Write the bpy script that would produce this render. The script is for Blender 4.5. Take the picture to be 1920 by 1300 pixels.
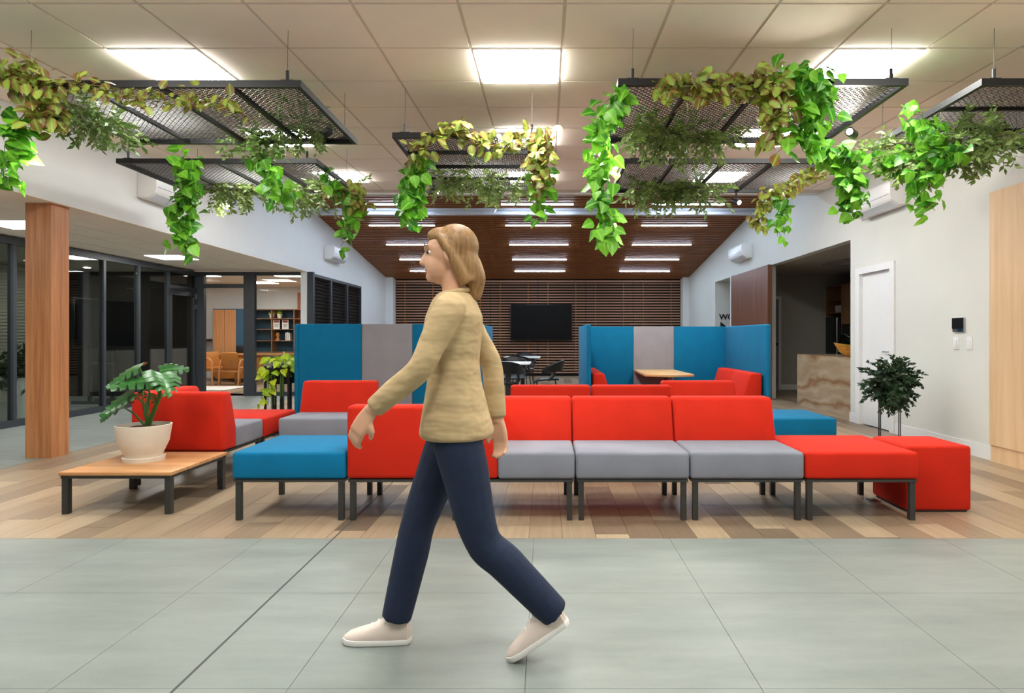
import bpy, bmesh, math, random
from mathutils import Vector, Matrix

for o in list(bpy.data.objects):
    bpy.data.objects.remove(o, do_unlink=True)
SC = bpy.context.scene
COL = SC.collection
random.seed(7)

# ------------------------------------------------------------------ camera, world, exposure
CAM_H = 1.19
FPX = 1190.0                      # focal length in pixels of a 1920 x 1300 frame
VPX, VPY = 1023.0, 632.0
cam = bpy.data.cameras.new('camera')
cam.sensor_fit = 'HORIZONTAL'; cam.sensor_width = 36.0
cam.lens = FPX * 36.0 / 1920.0
cam.shift_x = (960.0 - VPX) / 1920.0
cam.shift_y = (VPY - 650.0) / 1920.0
cam.clip_start = 0.05; cam.clip_end = 100
camo = bpy.data.objects.new('camera', cam); COL.objects.link(camo)
camo.location = (0, 0, CAM_H); camo.rotation_euler = (math.pi / 2, 0, 0)
SC.camera = camo

world = bpy.data.worlds.new('world'); SC.world = world
world.use_nodes = True
world.node_tree.nodes['Background'].inputs[0].default_value = (0.5, 0.6, 0.75, 1)
world.node_tree.nodes['Background'].inputs[1].default_value = 0.05
SC.view_settings.view_transform = 'Standard'
SC.view_settings.look = 'None'
SC.view_settings.gamma = 1
SC.view_settings.use_curve_mapping = False
SC.view_settings.exposure = 0.9
SC.cycles.diffuse_bounces = 8
SC.cycles.max_bounces = 14
SC.cycles.transparent_max_bounces = 16

PANEL_E = 21.0        # ceiling light panels
LINE_E = 38.0         # linear lights in the timber ceiling
OFFICE_E = 16.0
SPOT_W = 60.0


def at(px, py, Y):
    """a point at depth Y"""
    return Vector(((px - VPX) * Y / FPX, Y, CAM_H - (py - VPY) * Y / FPX))


# ------------------------------------------------------------------ materials
MATS = {}


def srgb(r, g, b):
    def f(c):
        c /= 255.0
        return c / 12.92 if c <= 0.04045 else ((c + 0.055) / 1.055) ** 2.4
    return (f(r), f(g), f(b), 1.0)


def new_mat(name):
    m = bpy.data.materials.new(name); m.use_nodes = True
    nt = m.node_tree
    return m, nt, nt.nodes['Principled BSDF']


def coords(nt, scale=(1, 1, 1), kind='Object'):
    tc = nt.nodes.new('ShaderNodeTexCoord')
    mp = nt.nodes.new('ShaderNodeMapping')
    mp.inputs['Scale'].default_value = scale
    nt.links.new(tc.outputs[kind], mp.inputs['Vector'])
    return mp.outputs['Vector']


def noise(nt, vec, scale, detail=4, rough=0.55):
    n = nt.nodes.new('ShaderNodeTexNoise')
    n.inputs['Scale'].default_value = scale
    n.inputs['Detail'].default_value = detail
    n.inputs['Roughness'].default_value = rough
    nt.links.new(vec, n.inputs['Vector'])
    return n.outputs['Fac']


def ramp(nt, fac, stops):
    r = nt.nodes.new('ShaderNodeValToRGB')
    cr = r.color_ramp
    while len(cr.elements) < len(stops):
        cr.elements.new(0.5)
    for e, (p, c) in zip(cr.elements, stops):
        e.position = p; e.color = c
    nt.links.new(fac, r.inputs['Fac'])
    return r.outputs['Color']


def bump(nt, bs, h, strength=0.1, dist=0.01):
    b = nt.nodes.new('ShaderNodeBump')
    b.inputs['Strength'].default_value = strength
    b.inputs['Distance'].default_value = dist
    nt.links.new(h, b.inputs['Height'])
    nt.links.new(b.outputs['Normal'], bs.inputs['Normal'])


def plain(name, col, rough=0.5, metal=0.0, var=0.06, nscale=8, spec=0.5, bmp=0.0):
    m, nt, bs = new_mat(name)
    v = coords(nt)
    n = noise(nt, v, nscale)
    a = tuple(max(0, c * (1 - var)) for c in col[:3]) + (1,)
    b = tuple(min(1, c * (1 + var)) for c in col[:3]) + (1,)
    nt.links.new(ramp(nt, n, [(0.3, a), (0.7, b)]), bs.inputs['Base Color'])
    bs.inputs['Roughness'].default_value = rough
    bs.inputs['Metallic'].default_value = metal
    bs.inputs['Specular IOR Level'].default_value = spec
    if bmp:
        bump(nt, bs, noise(nt, v, nscale * 20, 2), bmp, 0.003)
    MATS[name] = m
    return m


def fabric(name, col):
    m, nt, bs = new_mat(name)
    v = coords(nt)
    n = noise(nt, v, 5, 5)
    a = tuple(c * 0.93 for c in col[:3]) + (1,)
    b = tuple(min(1, c * 1.05) for c in col[:3]) + (1,)
    nt.links.new(ramp(nt, n, [(0.3, a), (0.7, b)]), bs.inputs['Base Color'])
    bs.inputs['Roughness'].default_value = 0.85
    bs.inputs['Specular IOR Level'].default_value = 0.2
    bs.inputs['Sheen Weight'].default_value = 0.02
    bump(nt, bs, noise(nt, v, 420, 2), 0.12, 0.002)
    MATS[name] = m
    return m


def wood(name, stops, axis='Z', rough=0.45, fine=38.0, along=1.6, spec=0.35):
    m, nt, bs = new_mat(name)
    s = {'X': (along, fine, fine), 'Y': (fine, along, fine), 'Z': (fine, fine, along)}[axis]
    v = coords(nt, s)
    n = noise(nt, v, 1.0, 6, 0.62)
    nt.links.new(ramp(nt, n, stops), bs.inputs['Base Color'])
    bs.inputs['Roughness'].default_value = rough
    bs.inputs['Specular IOR Level'].default_value = spec
    bump(nt, bs, n, 0.05, 0.004)
    MATS[name] = m
    return m


def emit(name, col, strength):
    m, nt, bs = new_mat(name)
    nt.nodes.remove(bs)
    e = nt.nodes.new('ShaderNodeEmission')
    e.inputs[0].default_value = col; e.inputs[1].default_value = strength
    nt.links.new(e.outputs[0], nt.nodes['Material Output'].inputs[0])
    MATS[name] = m
    return m


def glass(name, tint=(0.86, 0.9, 0.88, 1), gloss=1.0):
    m, nt, bs = new_mat(name)
    nt.nodes.remove(bs)
    t = nt.nodes.new('ShaderNodeBsdfTransparent'); t.inputs[0].default_value = tint
    g = nt.nodes.new('ShaderNodeBsdfGlossy'); g.inputs['Roughness'].default_value = 0.01
    lw = nt.nodes.new('ShaderNodeLayerWeight'); lw.inputs[0].default_value = 0.5
    pw = nt.nodes.new('ShaderNodeMath'); pw.operation = 'POWER'; pw.inputs[1].default_value = 4.0
    nt.links.new(lw.outputs['Facing'], pw.inputs[0])
    fr = nt.nodes.new('ShaderNodeMath'); fr.operation = 'MULTIPLY_ADD'; fr.inputs[1].default_value = 0.75; fr.inputs[2].default_value = 0.04
    nt.links.new(pw.outputs[0], fr.inputs[0])
    mx = nt.nodes.new('ShaderNodeMixShader')
    nt.links.new(fr.outputs[0], mx.inputs[0])
    nt.links.new(t.outputs[0], mx.inputs[1]); nt.links.new(g.outputs[0], mx.inputs[2])
    nt.links.new(mx.outputs[0], nt.nodes['Material Output'].inputs[0])
    MATS[name] = m
    return m


def make_materials():
    fabric('red', srgb(194, 37, 16))
    fabric('seat_grey', srgb(126, 129, 140))
    fabric('blue', srgb(0, 106, 148))
    fabric('panel_grey', srgb(142, 140, 148))
    plain('steel_dark', srgb(58, 58, 56), 0.45, 0.3)
    plain('black_metal', srgb(24, 24, 25), 0.45, 0.2)
    plain('black_plastic', srgb(20, 21, 24), 0.4)
    plain('frame_grey', srgb(52, 56, 62), 0.5)
    plain('wall_white', srgb(226, 228, 228), 0.85, var=0.015, nscale=2, bmp=0.03)
    plain('wall_cream', srgb(218, 220, 215), 0.85, var=0.015, nscale=2, bmp=0.03)
    plain('white_paint', srgb(232, 233, 234), 0.45, var=0.01)
    plain('white_plastic', srgb(236, 237, 238), 0.3, var=0.01)
    plain('ceiling_tile', srgb(252, 240, 226), 0.9, var=0.02, nscale=3, bmp=0.05)
    plain('ceiling_bar', srgb(216, 204, 190), 0.7, var=0.01)
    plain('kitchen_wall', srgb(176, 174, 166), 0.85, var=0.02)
    plain('beam_white', srgb(212, 218, 226), 0.4, var=0.01)
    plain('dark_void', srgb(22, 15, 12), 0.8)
    plain('blind_grey', srgb(176, 178, 168), 0.7, var=0.04)
    plain('screen', srgb(4, 4, 6), 0.4, var=0.0, spec=0.15)
    plain('chrome', srgb(190, 192, 195), 0.2, 1.0)
    plain('soil', srgb(92, 52, 34), 0.95, var=0.5, nscale=60, bmp=0.6)
    plain('pot_cream', srgb(216, 208, 192), 0.7, var=0.03, bmp=0.05)
    plain('pot_white', srgb(222, 222, 218), 0.5, var=0.02)
    plain('stem_green', srgb(70, 110, 40), 0.6)
    plain('stem_brown', srgb(105, 92, 48), 0.7)
    plain('table_white', srgb(226, 230, 232), 0.35, var=0.01)
    plain('blue_paint', srgb(52, 92, 120), 0.6)
    plain('leather_tan', srgb(176, 112, 44), 0.5, var=0.1)
    plain('paper_white', srgb(232, 230, 226), 0.6)
    plain('paper_red', srgb(150, 70, 56), 0.6)
    plain('poster_brown', srgb(92, 44, 28), 0.6)
    plain('terracotta', srgb(168, 88, 44), 0.6)
    plain('rug_white', srgb(226, 224, 220), 0.9)
    plain('joint_dark', srgb(70, 72, 70), 0.8)
    wood('wood_column', [(0.25, srgb(146, 92, 56)), (0.5, srgb(182, 122, 78)), (0.75, srgb(200, 144, 98))], 'Z', 0.45, 30, 1.2)
    wood('wood_table', [(0.25, srgb(160, 108, 66)), (0.5, srgb(196, 144, 96)), (0.75, srgb(208, 160, 112))], 'X', 0.35, 26, 1.2)
    wood('wood_pale', [(0.25, srgb(206, 168, 126)), (0.5, srgb(222, 188, 148)), (0.8, srgb(232, 204, 168))], 'Z', 0.45, 12, 0.8)
    wood('wood_booth_table', [(0.25, srgb(186, 146, 96)), (0.6, srgb(210, 174, 122))], 'X', 0.4, 26, 1.2)
    wood('wood_panel', [(0.25, srgb(78, 46, 32)), (0.5, srgb(120, 78, 58)), (0.75, srgb(142, 98, 76))], 'Z', 0.45, 40, 0.8)
    wood('wood_batten', [(0.25, srgb(120, 70, 36)), (0.6, srgb(154, 96, 54)), (0.8, srgb(168, 110, 66))], 'X', 0.5, 20, 0.5)
    wood('wood_slat', [(0.25, srgb(158, 116, 92)), (0.7, srgb(192, 150, 122))], 'X', 0.5, 20, 0.6)
    wood('wood_cabinet', [(0.25, srgb(176, 120, 74)), (0.5, srgb(204, 148, 98)), (0.8, srgb(216, 166, 118))], 'Z', 0.5, 30, 1.0)
    wood('wood_kitchen', [(0.25, srgb(120, 84, 56)), (0.6, srgb(160, 118, 84))], 'Z', 0.5, 34, 1.0)
    wood('wood_frame', [(0.25, srgb(168, 110, 66)), (0.7, srgb(206, 150, 100))], 'Z', 0.45, 30, 3.0)
    wood('wood_bowl', [(0.25, srgb(176, 110, 32)), (0.5, srgb(222, 156, 62)), (0.8, srgb(236, 184, 100))], 'X', 0.3, 20, 5.0)
    emit('panel_light', (1.0, 0.99, 0.95, 1), PANEL_E)
    emit('line_light', (0.68, 0.82, 1.0, 1), LINE_E)
    emit('down_light', (1.0, 0.85, 0.65, 1), 18)
    emit('meeting_lamp', (1.0, 0.92, 0.8, 1), 190)
    emit('office_light', (1.0, 0.96, 0.9, 1), OFFICE_E)
    emit('lens_light', (1.0, 0.9, 0.7, 1), 6)
    emit('oven_display', (0.2, 0.25, 1.0, 1), 2)
    glass('glass', (0.80, 0.84, 0.82, 1))
    glass('glass_clear', (0.93, 0.95, 0.94, 1))

    # timber floor: tone by plank, grain along Y (planks 0.2 x 1.2, shifted row by row)
    m, nt, bs = new_mat('plank')
    geo = nt.nodes.new('ShaderNodeNewGeometry')
    sp = nt.nodes.new('ShaderNodeSeparateXYZ'); nt.links.new(geo.outputs['Position'], sp.inputs[0])

    def mth(op, a, b=None):
        n = nt.nodes.new('ShaderNodeMath'); n.operation = op
        for i, v in enumerate((a, b)):
            if v is None: continue
            if isinstance(v, (int, float)): n.inputs[i].default_value = v
            else: nt.links.new(v, n.inputs[i])
        return n.outputs[0]
    c = mth('FLOOR', mth('DIVIDE', mth('ADD', sp.outputs[0], 4.9), 0.2))
    off = mth('MULTIPLY', mth('FRACT', mth('MULTIPLY', c, 0.381966)), 1.2)
    r = mth('FLOOR', mth('DIVIDE', mth('ADD', mth('SUBTRACT', sp.outputs[1], 3.746), off), 1.2))
    cb = nt.nodes.new('ShaderNodeCombineXYZ'); nt.links.new(c, cb.inputs[0]); nt.links.new(r, cb.inputs[1])
    wn = nt.nodes.new('ShaderNodeTexWhiteNoise'); wn.noise_dimensions = '3D'; nt.links.new(cb.outputs[0], wn.inputs['Vector'])
    tone = ramp(nt, wn.outputs['Value'], [(0.0, srgb(112, 96, 80)), (0.15, srgb(140, 121, 100)), (0.55, srgb(160, 140, 115)), (1.0, srgb(180, 161, 134))])
    vm = nt.nodes.new('ShaderNodeVectorMath'); vm.operation = 'MULTIPLY_ADD'
    nt.links.new(cb.outputs[0], vm.inputs[0]); vm.inputs[1].default_value = (3.7, 5.1, 0)
    mpp = nt.nodes.new('ShaderNodeMapping'); mpp.inputs['Scale'].default_value = (34, 1.6, 1)
    nt.links.new(geo.outputs['Position'], mpp.inputs[0]); nt.links.new(mpp.outputs[0], vm.inputs[2])
    gr = noise(nt, vm.outputs[0], 1.0, 7, 0.65)
    mix = nt.nodes.new('ShaderNodeMixRGB'); mix.blend_type = 'MULTIPLY'; mix.inputs[0].default_value = 0.85
    nt.links.new(tone, mix.inputs[1])
    nt.links.new(ramp(nt, gr, [(0.28, (0.74, 0.71, 0.68, 1)), (0.6, (1, 1, 1, 1))]), mix.inputs[2])
    nt.links.new(mix.outputs[0], bs.inputs['Base Color'])
    bs.inputs['Roughness'].default_value = 0.38
    bs.inputs['Specular IOR Level'].default_value = 0.4
    bump(nt, bs, gr, 0.04, 0.004)
    MATS['plank'] = m

    # porcelain floor tile: grey-green with specks
    m, nt, bs = new_mat('floor_tile')
    v = coords(nt)
    geo = nt.nodes.new('ShaderNodeNewGeometry')
    p = geo.outputs['Position']
    mpp = nt.nodes.new('ShaderNodeMapping'); mpp.inputs['Scale'].default_value = (0.8, 3.0, 1); nt.links.new(p, mpp.inputs[0])
    big = noise(nt, mpp.outputs[0], 1.6, 7, 0.65)
    sm = noise(nt, p, 190, 2)
    base = ramp(nt, big, [(0.3, srgb(117, 124, 120)), (0.7, srgb(138, 145, 140))])
    spk = ramp(nt, sm, [(0.27, (0.62, 0.62, 0.6, 1)), (0.36, (1, 1, 1, 1)), (0.68, (1, 1, 1, 1)), (0.76, (1.14, 1.13, 1.1, 1))])
    mix = nt.nodes.new('ShaderNodeMixRGB'); mix.blend_type = 'MULTIPLY'; mix.inputs[0].default_value = 1.0
    nt.links.new(base, mix.inputs[1]); nt.links.new(spk, mix.inputs[2])
    nt.links.new(mix.outputs[0], bs.inputs['Base Color'])
    bs.inputs['Roughness'].default_value = 0.42
    bs.inputs['Specular IOR Level'].default_value = 0.4
    bump(nt, bs, sm, 0.04, 0.002)
    MATS['floor_tile'] = m

    # banded onyx stone
    m, nt, bs = new_mat('onyx')
    v = coords(nt, (1.0, 0.7, 2.2))
    n1 = noise(nt, v, 2.2, 8, 0.6)
    w = nt.nodes.new('ShaderNodeTexWave'); w.wave_type = 'BANDS'; w.bands_direction = 'Z'
    w.inputs['Scale'].default_value = 0.3; w.inputs['Distortion'].default_value = 15
    w.inputs['Detail'].default_value = 5; w.inputs['Detail Scale'].default_value = 1.4
    nt.links.new(v, w.inputs['Vector'])
    a = ramp(nt, w.outputs['Fac'], [(0.0, srgb(150, 116, 86)), (0.1, srgb(172, 146, 116)), (0.5, srgb(188, 170, 144)), (1, srgb(174, 152, 126))])
    b = ramp(nt, n1, [(0.3, (0.72, 0.68, 0.62, 1)), (0.65, (1, 1, 1, 1))])
    mix = nt.nodes.new('ShaderNodeMixRGB'); mix.blend_type = 'MULTIPLY'; mix.inputs[0].default_value = 0.9
    nt.links.new(a, mix.inputs[1]); nt.links.new(b, mix.inputs[2])
    nt.links.new(mix.outputs[0], bs.inputs['Base Color'])
    bs.inputs['Roughness'].default_value = 0.2
    MATS['onyx'] = m

    # leaves: tone per leaf, paler along the middle
    def leaf(name, c0, c1, mid, edge=None, rough=0.4, trans=0.25):
        m, nt, bs = new_mat(name)
        oi = nt.nodes.new('ShaderNodeObjectInfo')
        v = coords(nt)
        n = noise(nt, v, 4.0, 3)
        ad = nt.nodes.new('ShaderNodeMath'); ad.operation = 'ADD'
        nt.links.new(oi.outputs['Random'], ad.inputs[0]); nt.links.new(n, ad.inputs[1])
        hf = nt.nodes.new('ShaderNodeMath'); hf.operation = 'MULTIPLY'; hf.inputs[1].default_value = 0.5
        nt.links.new(ad.outputs[0], hf.inputs[0])
        col = ramp(nt, hf.outputs[0], [(0.25, c0), (0.75, c1)])
        sx = nt.nodes.new('ShaderNodeSeparateXYZ'); nt.links.new(v, sx.inputs[0])
        ab = nt.nodes.new('ShaderNodeMath'); ab.operation = 'ABSOLUTE'; nt.links.new(sx.outputs[0], ab.inputs[0])
        f = ramp(nt, ab.outputs[0], [(0.0, (1, 1, 1, 1)), (0.09, (0, 0, 0, 1))])
        mx = nt.nodes.new('ShaderNodeMixRGB'); nt.links.new(f, mx.inputs[0]); nt.links.new(col, mx.inputs[1]); mx.inputs[2].default_value = mid
        out = mx.outputs[0]
        if edge:
            f2 = ramp(nt, ab.outputs[0], [(0.18, (0, 0, 0, 1)), (0.34, (1, 1, 1, 1))])
            m2 = nt.nodes.new('ShaderNodeMixRGB'); nt.links.new(f2, m2.inputs[0]); nt.links.new(out, m2.inputs[1]); m2.inputs[2].default_value = edge
            out = m2.outputs[0]
        nt.links.new(out, bs.inputs['Base Color'])
        bs.inputs['Roughness'].default_value = rough
        if trans:
            tr = nt.nodes.new('ShaderNodeBsdfTranslucent'); nt.links.new(out, tr.inputs[0])
            ms = nt.nodes.new('ShaderNodeMixShader'); ms.inputs[0].default_value = trans
            nt.links.new(bs.outputs[0], ms.inputs[1]); nt.links.new(tr.outputs[0], ms.inputs[2])
            nt.links.new(ms.outputs[0], nt.nodes['Material Output'].inputs[0])
        MATS[name] = m
    leaf('leaf_pothos', srgb(42, 122, 24), srgb(122, 190, 44), srgb(140, 196, 70))
    leaf('leaf_coleus', srgb(116, 88, 42), srgb(158, 182, 72), srgb(150, 184, 86), srgb(130, 70, 44))
    leaf('leaf_ruscus', srgb(92, 120, 56), srgb(138, 162, 92), srgb(130, 150, 90))
    leaf('leaf_lime', srgb(128, 176, 18), srgb(196, 214, 34), srgb(210, 220, 70))
    leaf('leaf_monstera', srgb(28, 76, 30), srgb(48, 106, 44), srgb(70, 126, 60), rough=0.3, trans=0.1)
    leaf('leaf_dark', srgb(26, 52, 32), srgb(52, 82, 48), srgb(48, 76, 44), rough=0.45, trans=0.1)


make_materials()


# ------------------------------------------------------------------ mesh helpers
class MB:
    def __init__(self):
        self.v = []; self.f = []

    def add(self, verts, faces):
        b = len(self.v)
        self.v += [tuple(p) for p in verts]
        self.f += [tuple(b + i for i in f) for f in faces]
        return self

    def box(self, x0, x1, y0, y1, z0, z1):
        v = [(x0, y0, z0), (x1, y0, z0), (x1, y1, z0), (x0, y1, z0), (x0, y0, z1), (x1, y0, z1), (x1, y1, z1), (x0, y1, z1)]
        return self.add(v, [(0, 3, 2, 1), (4, 5, 6, 7), (0, 1, 5, 4), (1, 2, 6, 5), (2, 3, 7, 6), (3, 0, 4, 7)])

    def prism(self, prof, axis, a, b):
        """closed 2D profile extruded along an axis; profile coords are the other two axes in order"""
        n = len(prof)

        def mk(p, t):
            return {'X': (t, p[0], p[1]), 'Y': (p[0], t, p[1]), 'Z': (p[0], p[1], t)}[axis]
        v = [mk(p, a) for p in prof] + [mk(p, b) for p in prof]
        f = [(i, (i + 1) % n, n + (i + 1) % n, n + i) for i in range(n)]
        f += [tuple(range(n - 1, -1, -1)), tuple(range(n, 2 * n))]
        return self.add(v, f)

    def tube(self, pts, r, n=6, cap=True):
        pts = [Vector(p) for p in pts]
        rs = r if isinstance(r, (list, tuple)) else [r] * len(pts)
        vs = []; fs = []; a = None
        for i, p in enumerate(pts):
            d = (pts[min(i + 1, len(pts) - 1)] - pts[max(i - 1, 0)])
            d = d.normalized() if d.length > 1e-9 else Vector((0, 0, 1))
            if a is None:
                a = d.cross(Vector((0, 0, 1))) if abs(d.z) < 0.9 else d.cross(Vector((0, 1, 0)))
            else:
                a = a - d * a.dot(d)
            a.normalize(); b = d.cross(a)
            for k in range(n):
                t = 2 * math.pi * (k + 0.5) / n
                vs.append(p + a * (rs[i] * math.cos(t)) + b * (rs[i] * math.sin(t)))
        for i in range(len(pts) - 1):
            for k in range(n):
                fs.append((i * n + k, i * n + (k + 1) % n, (i + 1) * n + (k + 1) % n, (i + 1) * n + k))
        if cap:
            fs.append(tuple(range(n - 1, -1, -1))); fs.append(tuple(range((len(pts) - 1) * n, len(pts) * n)))
        return self.add(vs, fs)

    def lathe(self, prof, n=20, c=(0, 0, 0), sx=1.0, sy=1.0):
        vs = []; fs = []
        for (r, z) in prof:
            for k in range(n):
                t = 2 * math.pi * k / n
                vs.append((c[0] + sx * r * math.cos(t), c[1] + sy * r * math.sin(t), c[2] + z))
        for i in range(len(prof) - 1):
            for k in range(n):
                fs.append((i * n + k, i * n + (k + 1) % n, (i + 1) * n + (k + 1) % n, (i + 1) * n + k))
        fs.append(tuple(range(n - 1, -1, -1))); fs.append(tuple(range((len(prof) - 1) * n, len(prof) * n)))
        return self.add(vs, fs)

    def mesh(self, name, mat, smooth=False, bevel=0.0, seg=2):
        me = bpy.data.meshes.new(name)
        me.from_pydata(self.v, [], self.f)
        bm = bmesh.new(); bm.from_mesh(me)
        bmesh.ops.recalc_face_normals(bm, faces=bm.faces)
        if bevel:
            ed = [e for e in bm.edges if len(e.link_faces) == 2 and e.calc_face_angle(0) > 0.5]
            bmesh.ops.bevel(bm, geom=ed, offset=bevel, segments=seg, affect='EDGES', profile=0.5, clamp_overlap=True)
        bm.to_mesh(me); bm.free()
        if smooth or bevel:
            me.polygons.foreach_set('use_smooth', [True] * len(me.polygons))
            try:
                me.set_sharp_from_angle(angle=math.radians(50 if smooth else 35))
            except Exception:
                pass
        me.materials.append(MATS[mat])
        me.update()
        return me

    def build(self, name, mat, parent=None, smooth=False, bevel=0.0, seg=2, loc=None):
        return link(name, self.mesh(name, mat, smooth, bevel, seg), parent, loc)


def link(name, me, parent=None, loc=None):
    o = bpy.data.objects.new(name, me)
    COL.objects.link(o)
    if parent: o.parent = parent
    if loc: o.location = loc
    return o


def tag(o, label=None, cat=None, group=None, kind=None):
    if label: o['label'] = label
    if cat: o['category'] = cat
    if group: o['group'] = group
    if kind: o['kind'] = kind
    return o


def thing(name, label, cat, loc=(0, 0, 0), rz=0.0, group=None):
    o = bpy.data.objects.new(name, None); COL.objects.link(o)
    o.empty_display_size = 0.1
    o.location = loc; o.rotation_euler = (0, 0, rz)
    return tag(o, label, cat, group)


def B(*a):
    return MB().box(*a)


def struct(name, mb, mat, label=None, cat=None):
    o = mb.build(name, mat)
    return tag(o, label or name.replace('_', ' ') + ' of the lounge', cat or name.split('_')[0], kind='structure')


def copy_tree(o, parent=None):
    c = o.copy(); COL.objects.link(c)
    if parent: c.parent = parent
    for ch in o.children:
        copy_tree(ch, c)
    return c


# ------------------------------------------------------------------ the setting
XL, XR = -4.8, 4.3          # side walls of the lounge
YB = 19.4                   # back wall
YE = 10.0                   # end of the flat tiled ceiling
SLOPE = 0.0378


def ceil_z(y):
    return 3.08 + SLOPE * y


def wood_z(y):
    return 5.55 - 0.135 * y


# floor
fl = struct('floor', MB().box(-12.5, 8.2, -3.6, 20.2, -0.12, -0.006), 'joint_dark', 'floor of grey tiles and brown timber planks', 'floor')
PW, PL = 0.2, 1.2
planks = []
for c in range(46):
    x0 = -4.9 + c * PW
    off = ((c * 0.381966) % 1.0) * PL
    y = 3.746 - off
    while y < YB:
        a, b = max(y, 3.746), min(y + PL, YB)
        if b - a > 0.02:
            planks.append((x0, x0 + PW, a, b))
        y += PL
planks.sort(key=lambda p: (p[2] + p[3]) / 2 + 0.15 * abs((p[0] + p[1]) / 2))
cache = {}
for (x0, x1, a, b) in planks[:300]:
    key = round(b - a, 3)
    if key not in cache:
        cache[key] = B(0.0012, PW - 0.0012, 0.0012, b - a - 0.0012, -0.006, 0).mesh('plank', 'plank')
    link('plank', cache[key], fl, (x0, a, 0))
far = MB()
for (x0, x1, a, b) in planks[300:]:
    far.box(x0 + 0.0012, x1 - 0.0012, a + 0.0012, b - 0.0012, -0.006, 0)
# kitchen and corridor floor, and the office
for (xa, xb, ya, yb) in [(4.3, 7.0, 8.6, 16.2), (-12.3, -4.8, 12.85, 18.2)]:
    x = xa
    while x < xb - 0.01:
        far.box(x + 0.0012, min(x + PW, xb) - 0.0012, ya, yb, -0.006, 0)
        x += PW
tag(far.build('distant_planks', 'plank', fl), kind='stuff')
TS = 0.8
tile_me = B(0.001, TS - 0.001, 0.001, TS - 0.001, -0.006, 0).mesh('floor_tile', 'floor_tile')
for i in range(-8, 7):
    x0 = 0.73 + i * TS
    for j in range(1, 7):
        link('floor_tile', tile_me, fl, (x0, 3.746 - j * TS, 0))
side_me = B(0.001, 0.716, 0.001, TS - 0.001, -0.006, 0).mesh('floor_tile', 'floor_tile')
for i in range(3):
    for j in range(12):
        y0 = 3.746 + j * TS
        if y0 > 12.8: continue
        link('floor_tile', side_me, fl, (-7.06 + i * 0.7173, y0, 0))
B(-1.257, -1.247, -1.0, 6.4, -0.004, 0.0006).build('expansion_joint', 'joint_dark', fl)
B(-12.3, -7.07, 3.0, 12.8, -0.006, -0.0005).build('meeting_room_floor', 'floor_tile', fl)

# flat ceiling of mineral tiles, slightly pitched
CP = 0.65
mb = B(-4.9, 4.6, -3.6, YE, 0.0, 0.06)
me = mb.mesh('ceiling', 'ceiling_bar')
cl = link('ceiling', me); tag(cl, 'pale peach ceiling of square mineral tiles', 'ceiling', kind='structure')
cl.location = (0, 0, 3.08); cl.rotation_euler = (math.atan(SLOPE), 0, 0)
LIGHTS = {(c, r) for c in (-5, -1, 3) for r in (-6, -3, 0, 3, 6)}
t_me = B(0.011, CP - 0.011, 0.011, CP - 0.011, -0.006, 0.0).mesh('ceiling_tile', 'ceiling_tile')
for c in range(-8, 7):
    for r in range(-11, 9):
        x0 = 0.118 + c * CP; y0 = 4.516 + r * CP
        if x0 + CP < XL + 0.02 or x0 > XR - 0.02 or y0 + CP > YE + 0.1: continue
        if (c, r) in LIGHTS: continue
        if x0 < XL or x0 + CP > XR or y0 + CP > YE:
            a, b = max(x0, XL), min(x0 + CP, XR)
            e = min(CP, YE - y0)
            link('ceiling_tile', B(0.011, b - a - 0.011, 0.011, e - 0.011, -0.006, 0).mesh('ceiling_tile', 'ceiling_tile'), cl, (a, y0, 0))
        else:
            link('ceiling_tile', t_me, cl, (x0, y0, 0))
B(-4.8, 4.3, YE - 0.02, YE + 0.1, -0.02, 0.9).build('fascia', 'wall_white', cl)

lf = B(0.012, CP - 0.012, 0.012, CP - 0.012, -0.012, 0.0).mesh('light_frame', 'white_paint')
ld = B(0.03, CP - 0.03, 0.03, CP - 0.03, -0.032, -0.0121).mesh('light_diffuser', 'panel_light')
for (c, r) in sorted(LIGHTS):
    x0 = 0.118 + c * CP; y0 = 4.516 + r * CP
    side = {-5: 'bulkhead side', -1: 'middle column', 3: 'white door side'}[c]
    rowname = {0: 'row above the front mesh panels', 3: 'second row, seen through mesh', 6: 'row nearest the timber ceiling', -3: 'walkway row', -6: 'row far over the walkway'}[r]
    t = thing('ceiling_light', 'square light panel, %s, %s' % (rowname, side), 'ceiling light', (x0, y0, ceil_z(y0)), 0, 'square ceiling light panels')
    t.rotation_euler = (math.atan(SLOPE), 0, 0)
    link('diffuser', ld, link('frame', lf, t))

# sloping timber ceiling with battens
wc = MB()
wc.add([(XL, YE, wood_z(YE) + 0.055), (XR, YE, wood_z(YE) + 0.055), (XR, YB, wood_z(YB) + 0.055), (XL, YB, wood_z(YB) + 0.055),
        (XL, YE, wood_z(YE) + 0.1), (XR, YE, wood_z(YE) + 0.1), (XR, YB, wood_z(YB) + 0.1), (XL, YB, wood_z(YB) + 0.1)],
       [(0, 3, 2, 1), (4, 5, 6, 7), (0, 1, 5, 4), (1, 2, 6, 5), (2, 3, 7, 6), (3, 0, 4, 7)])
wco = struct('ceiling', wc, 'dark_void', 'sloping brown timber batten ceiling behind the tiled ceiling', 'ceiling')
bat = B(XL, XR, -0.038, 0.038, 0.0, 0.055).mesh('batten', 'wood_batten')
y = YE + 0.06
while y < YB - 0.04:
    o = link('batten', bat, wco, (0, y, wood_z(y))); o.rotation_euler = (-math.atan(0.135), 0, 0)
    y += 0.135
lt = B(-0.72, 0.72, -0.03, 0.03, -0.012, 0.012)
lt_body = lt.mesh('light_housing', 'white_paint')
lt_diff = B(-0.715, 0.715, -0.024, 0.024, -0.02, -0.0121).mesh('light_diffuser', 'line_light')
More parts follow.
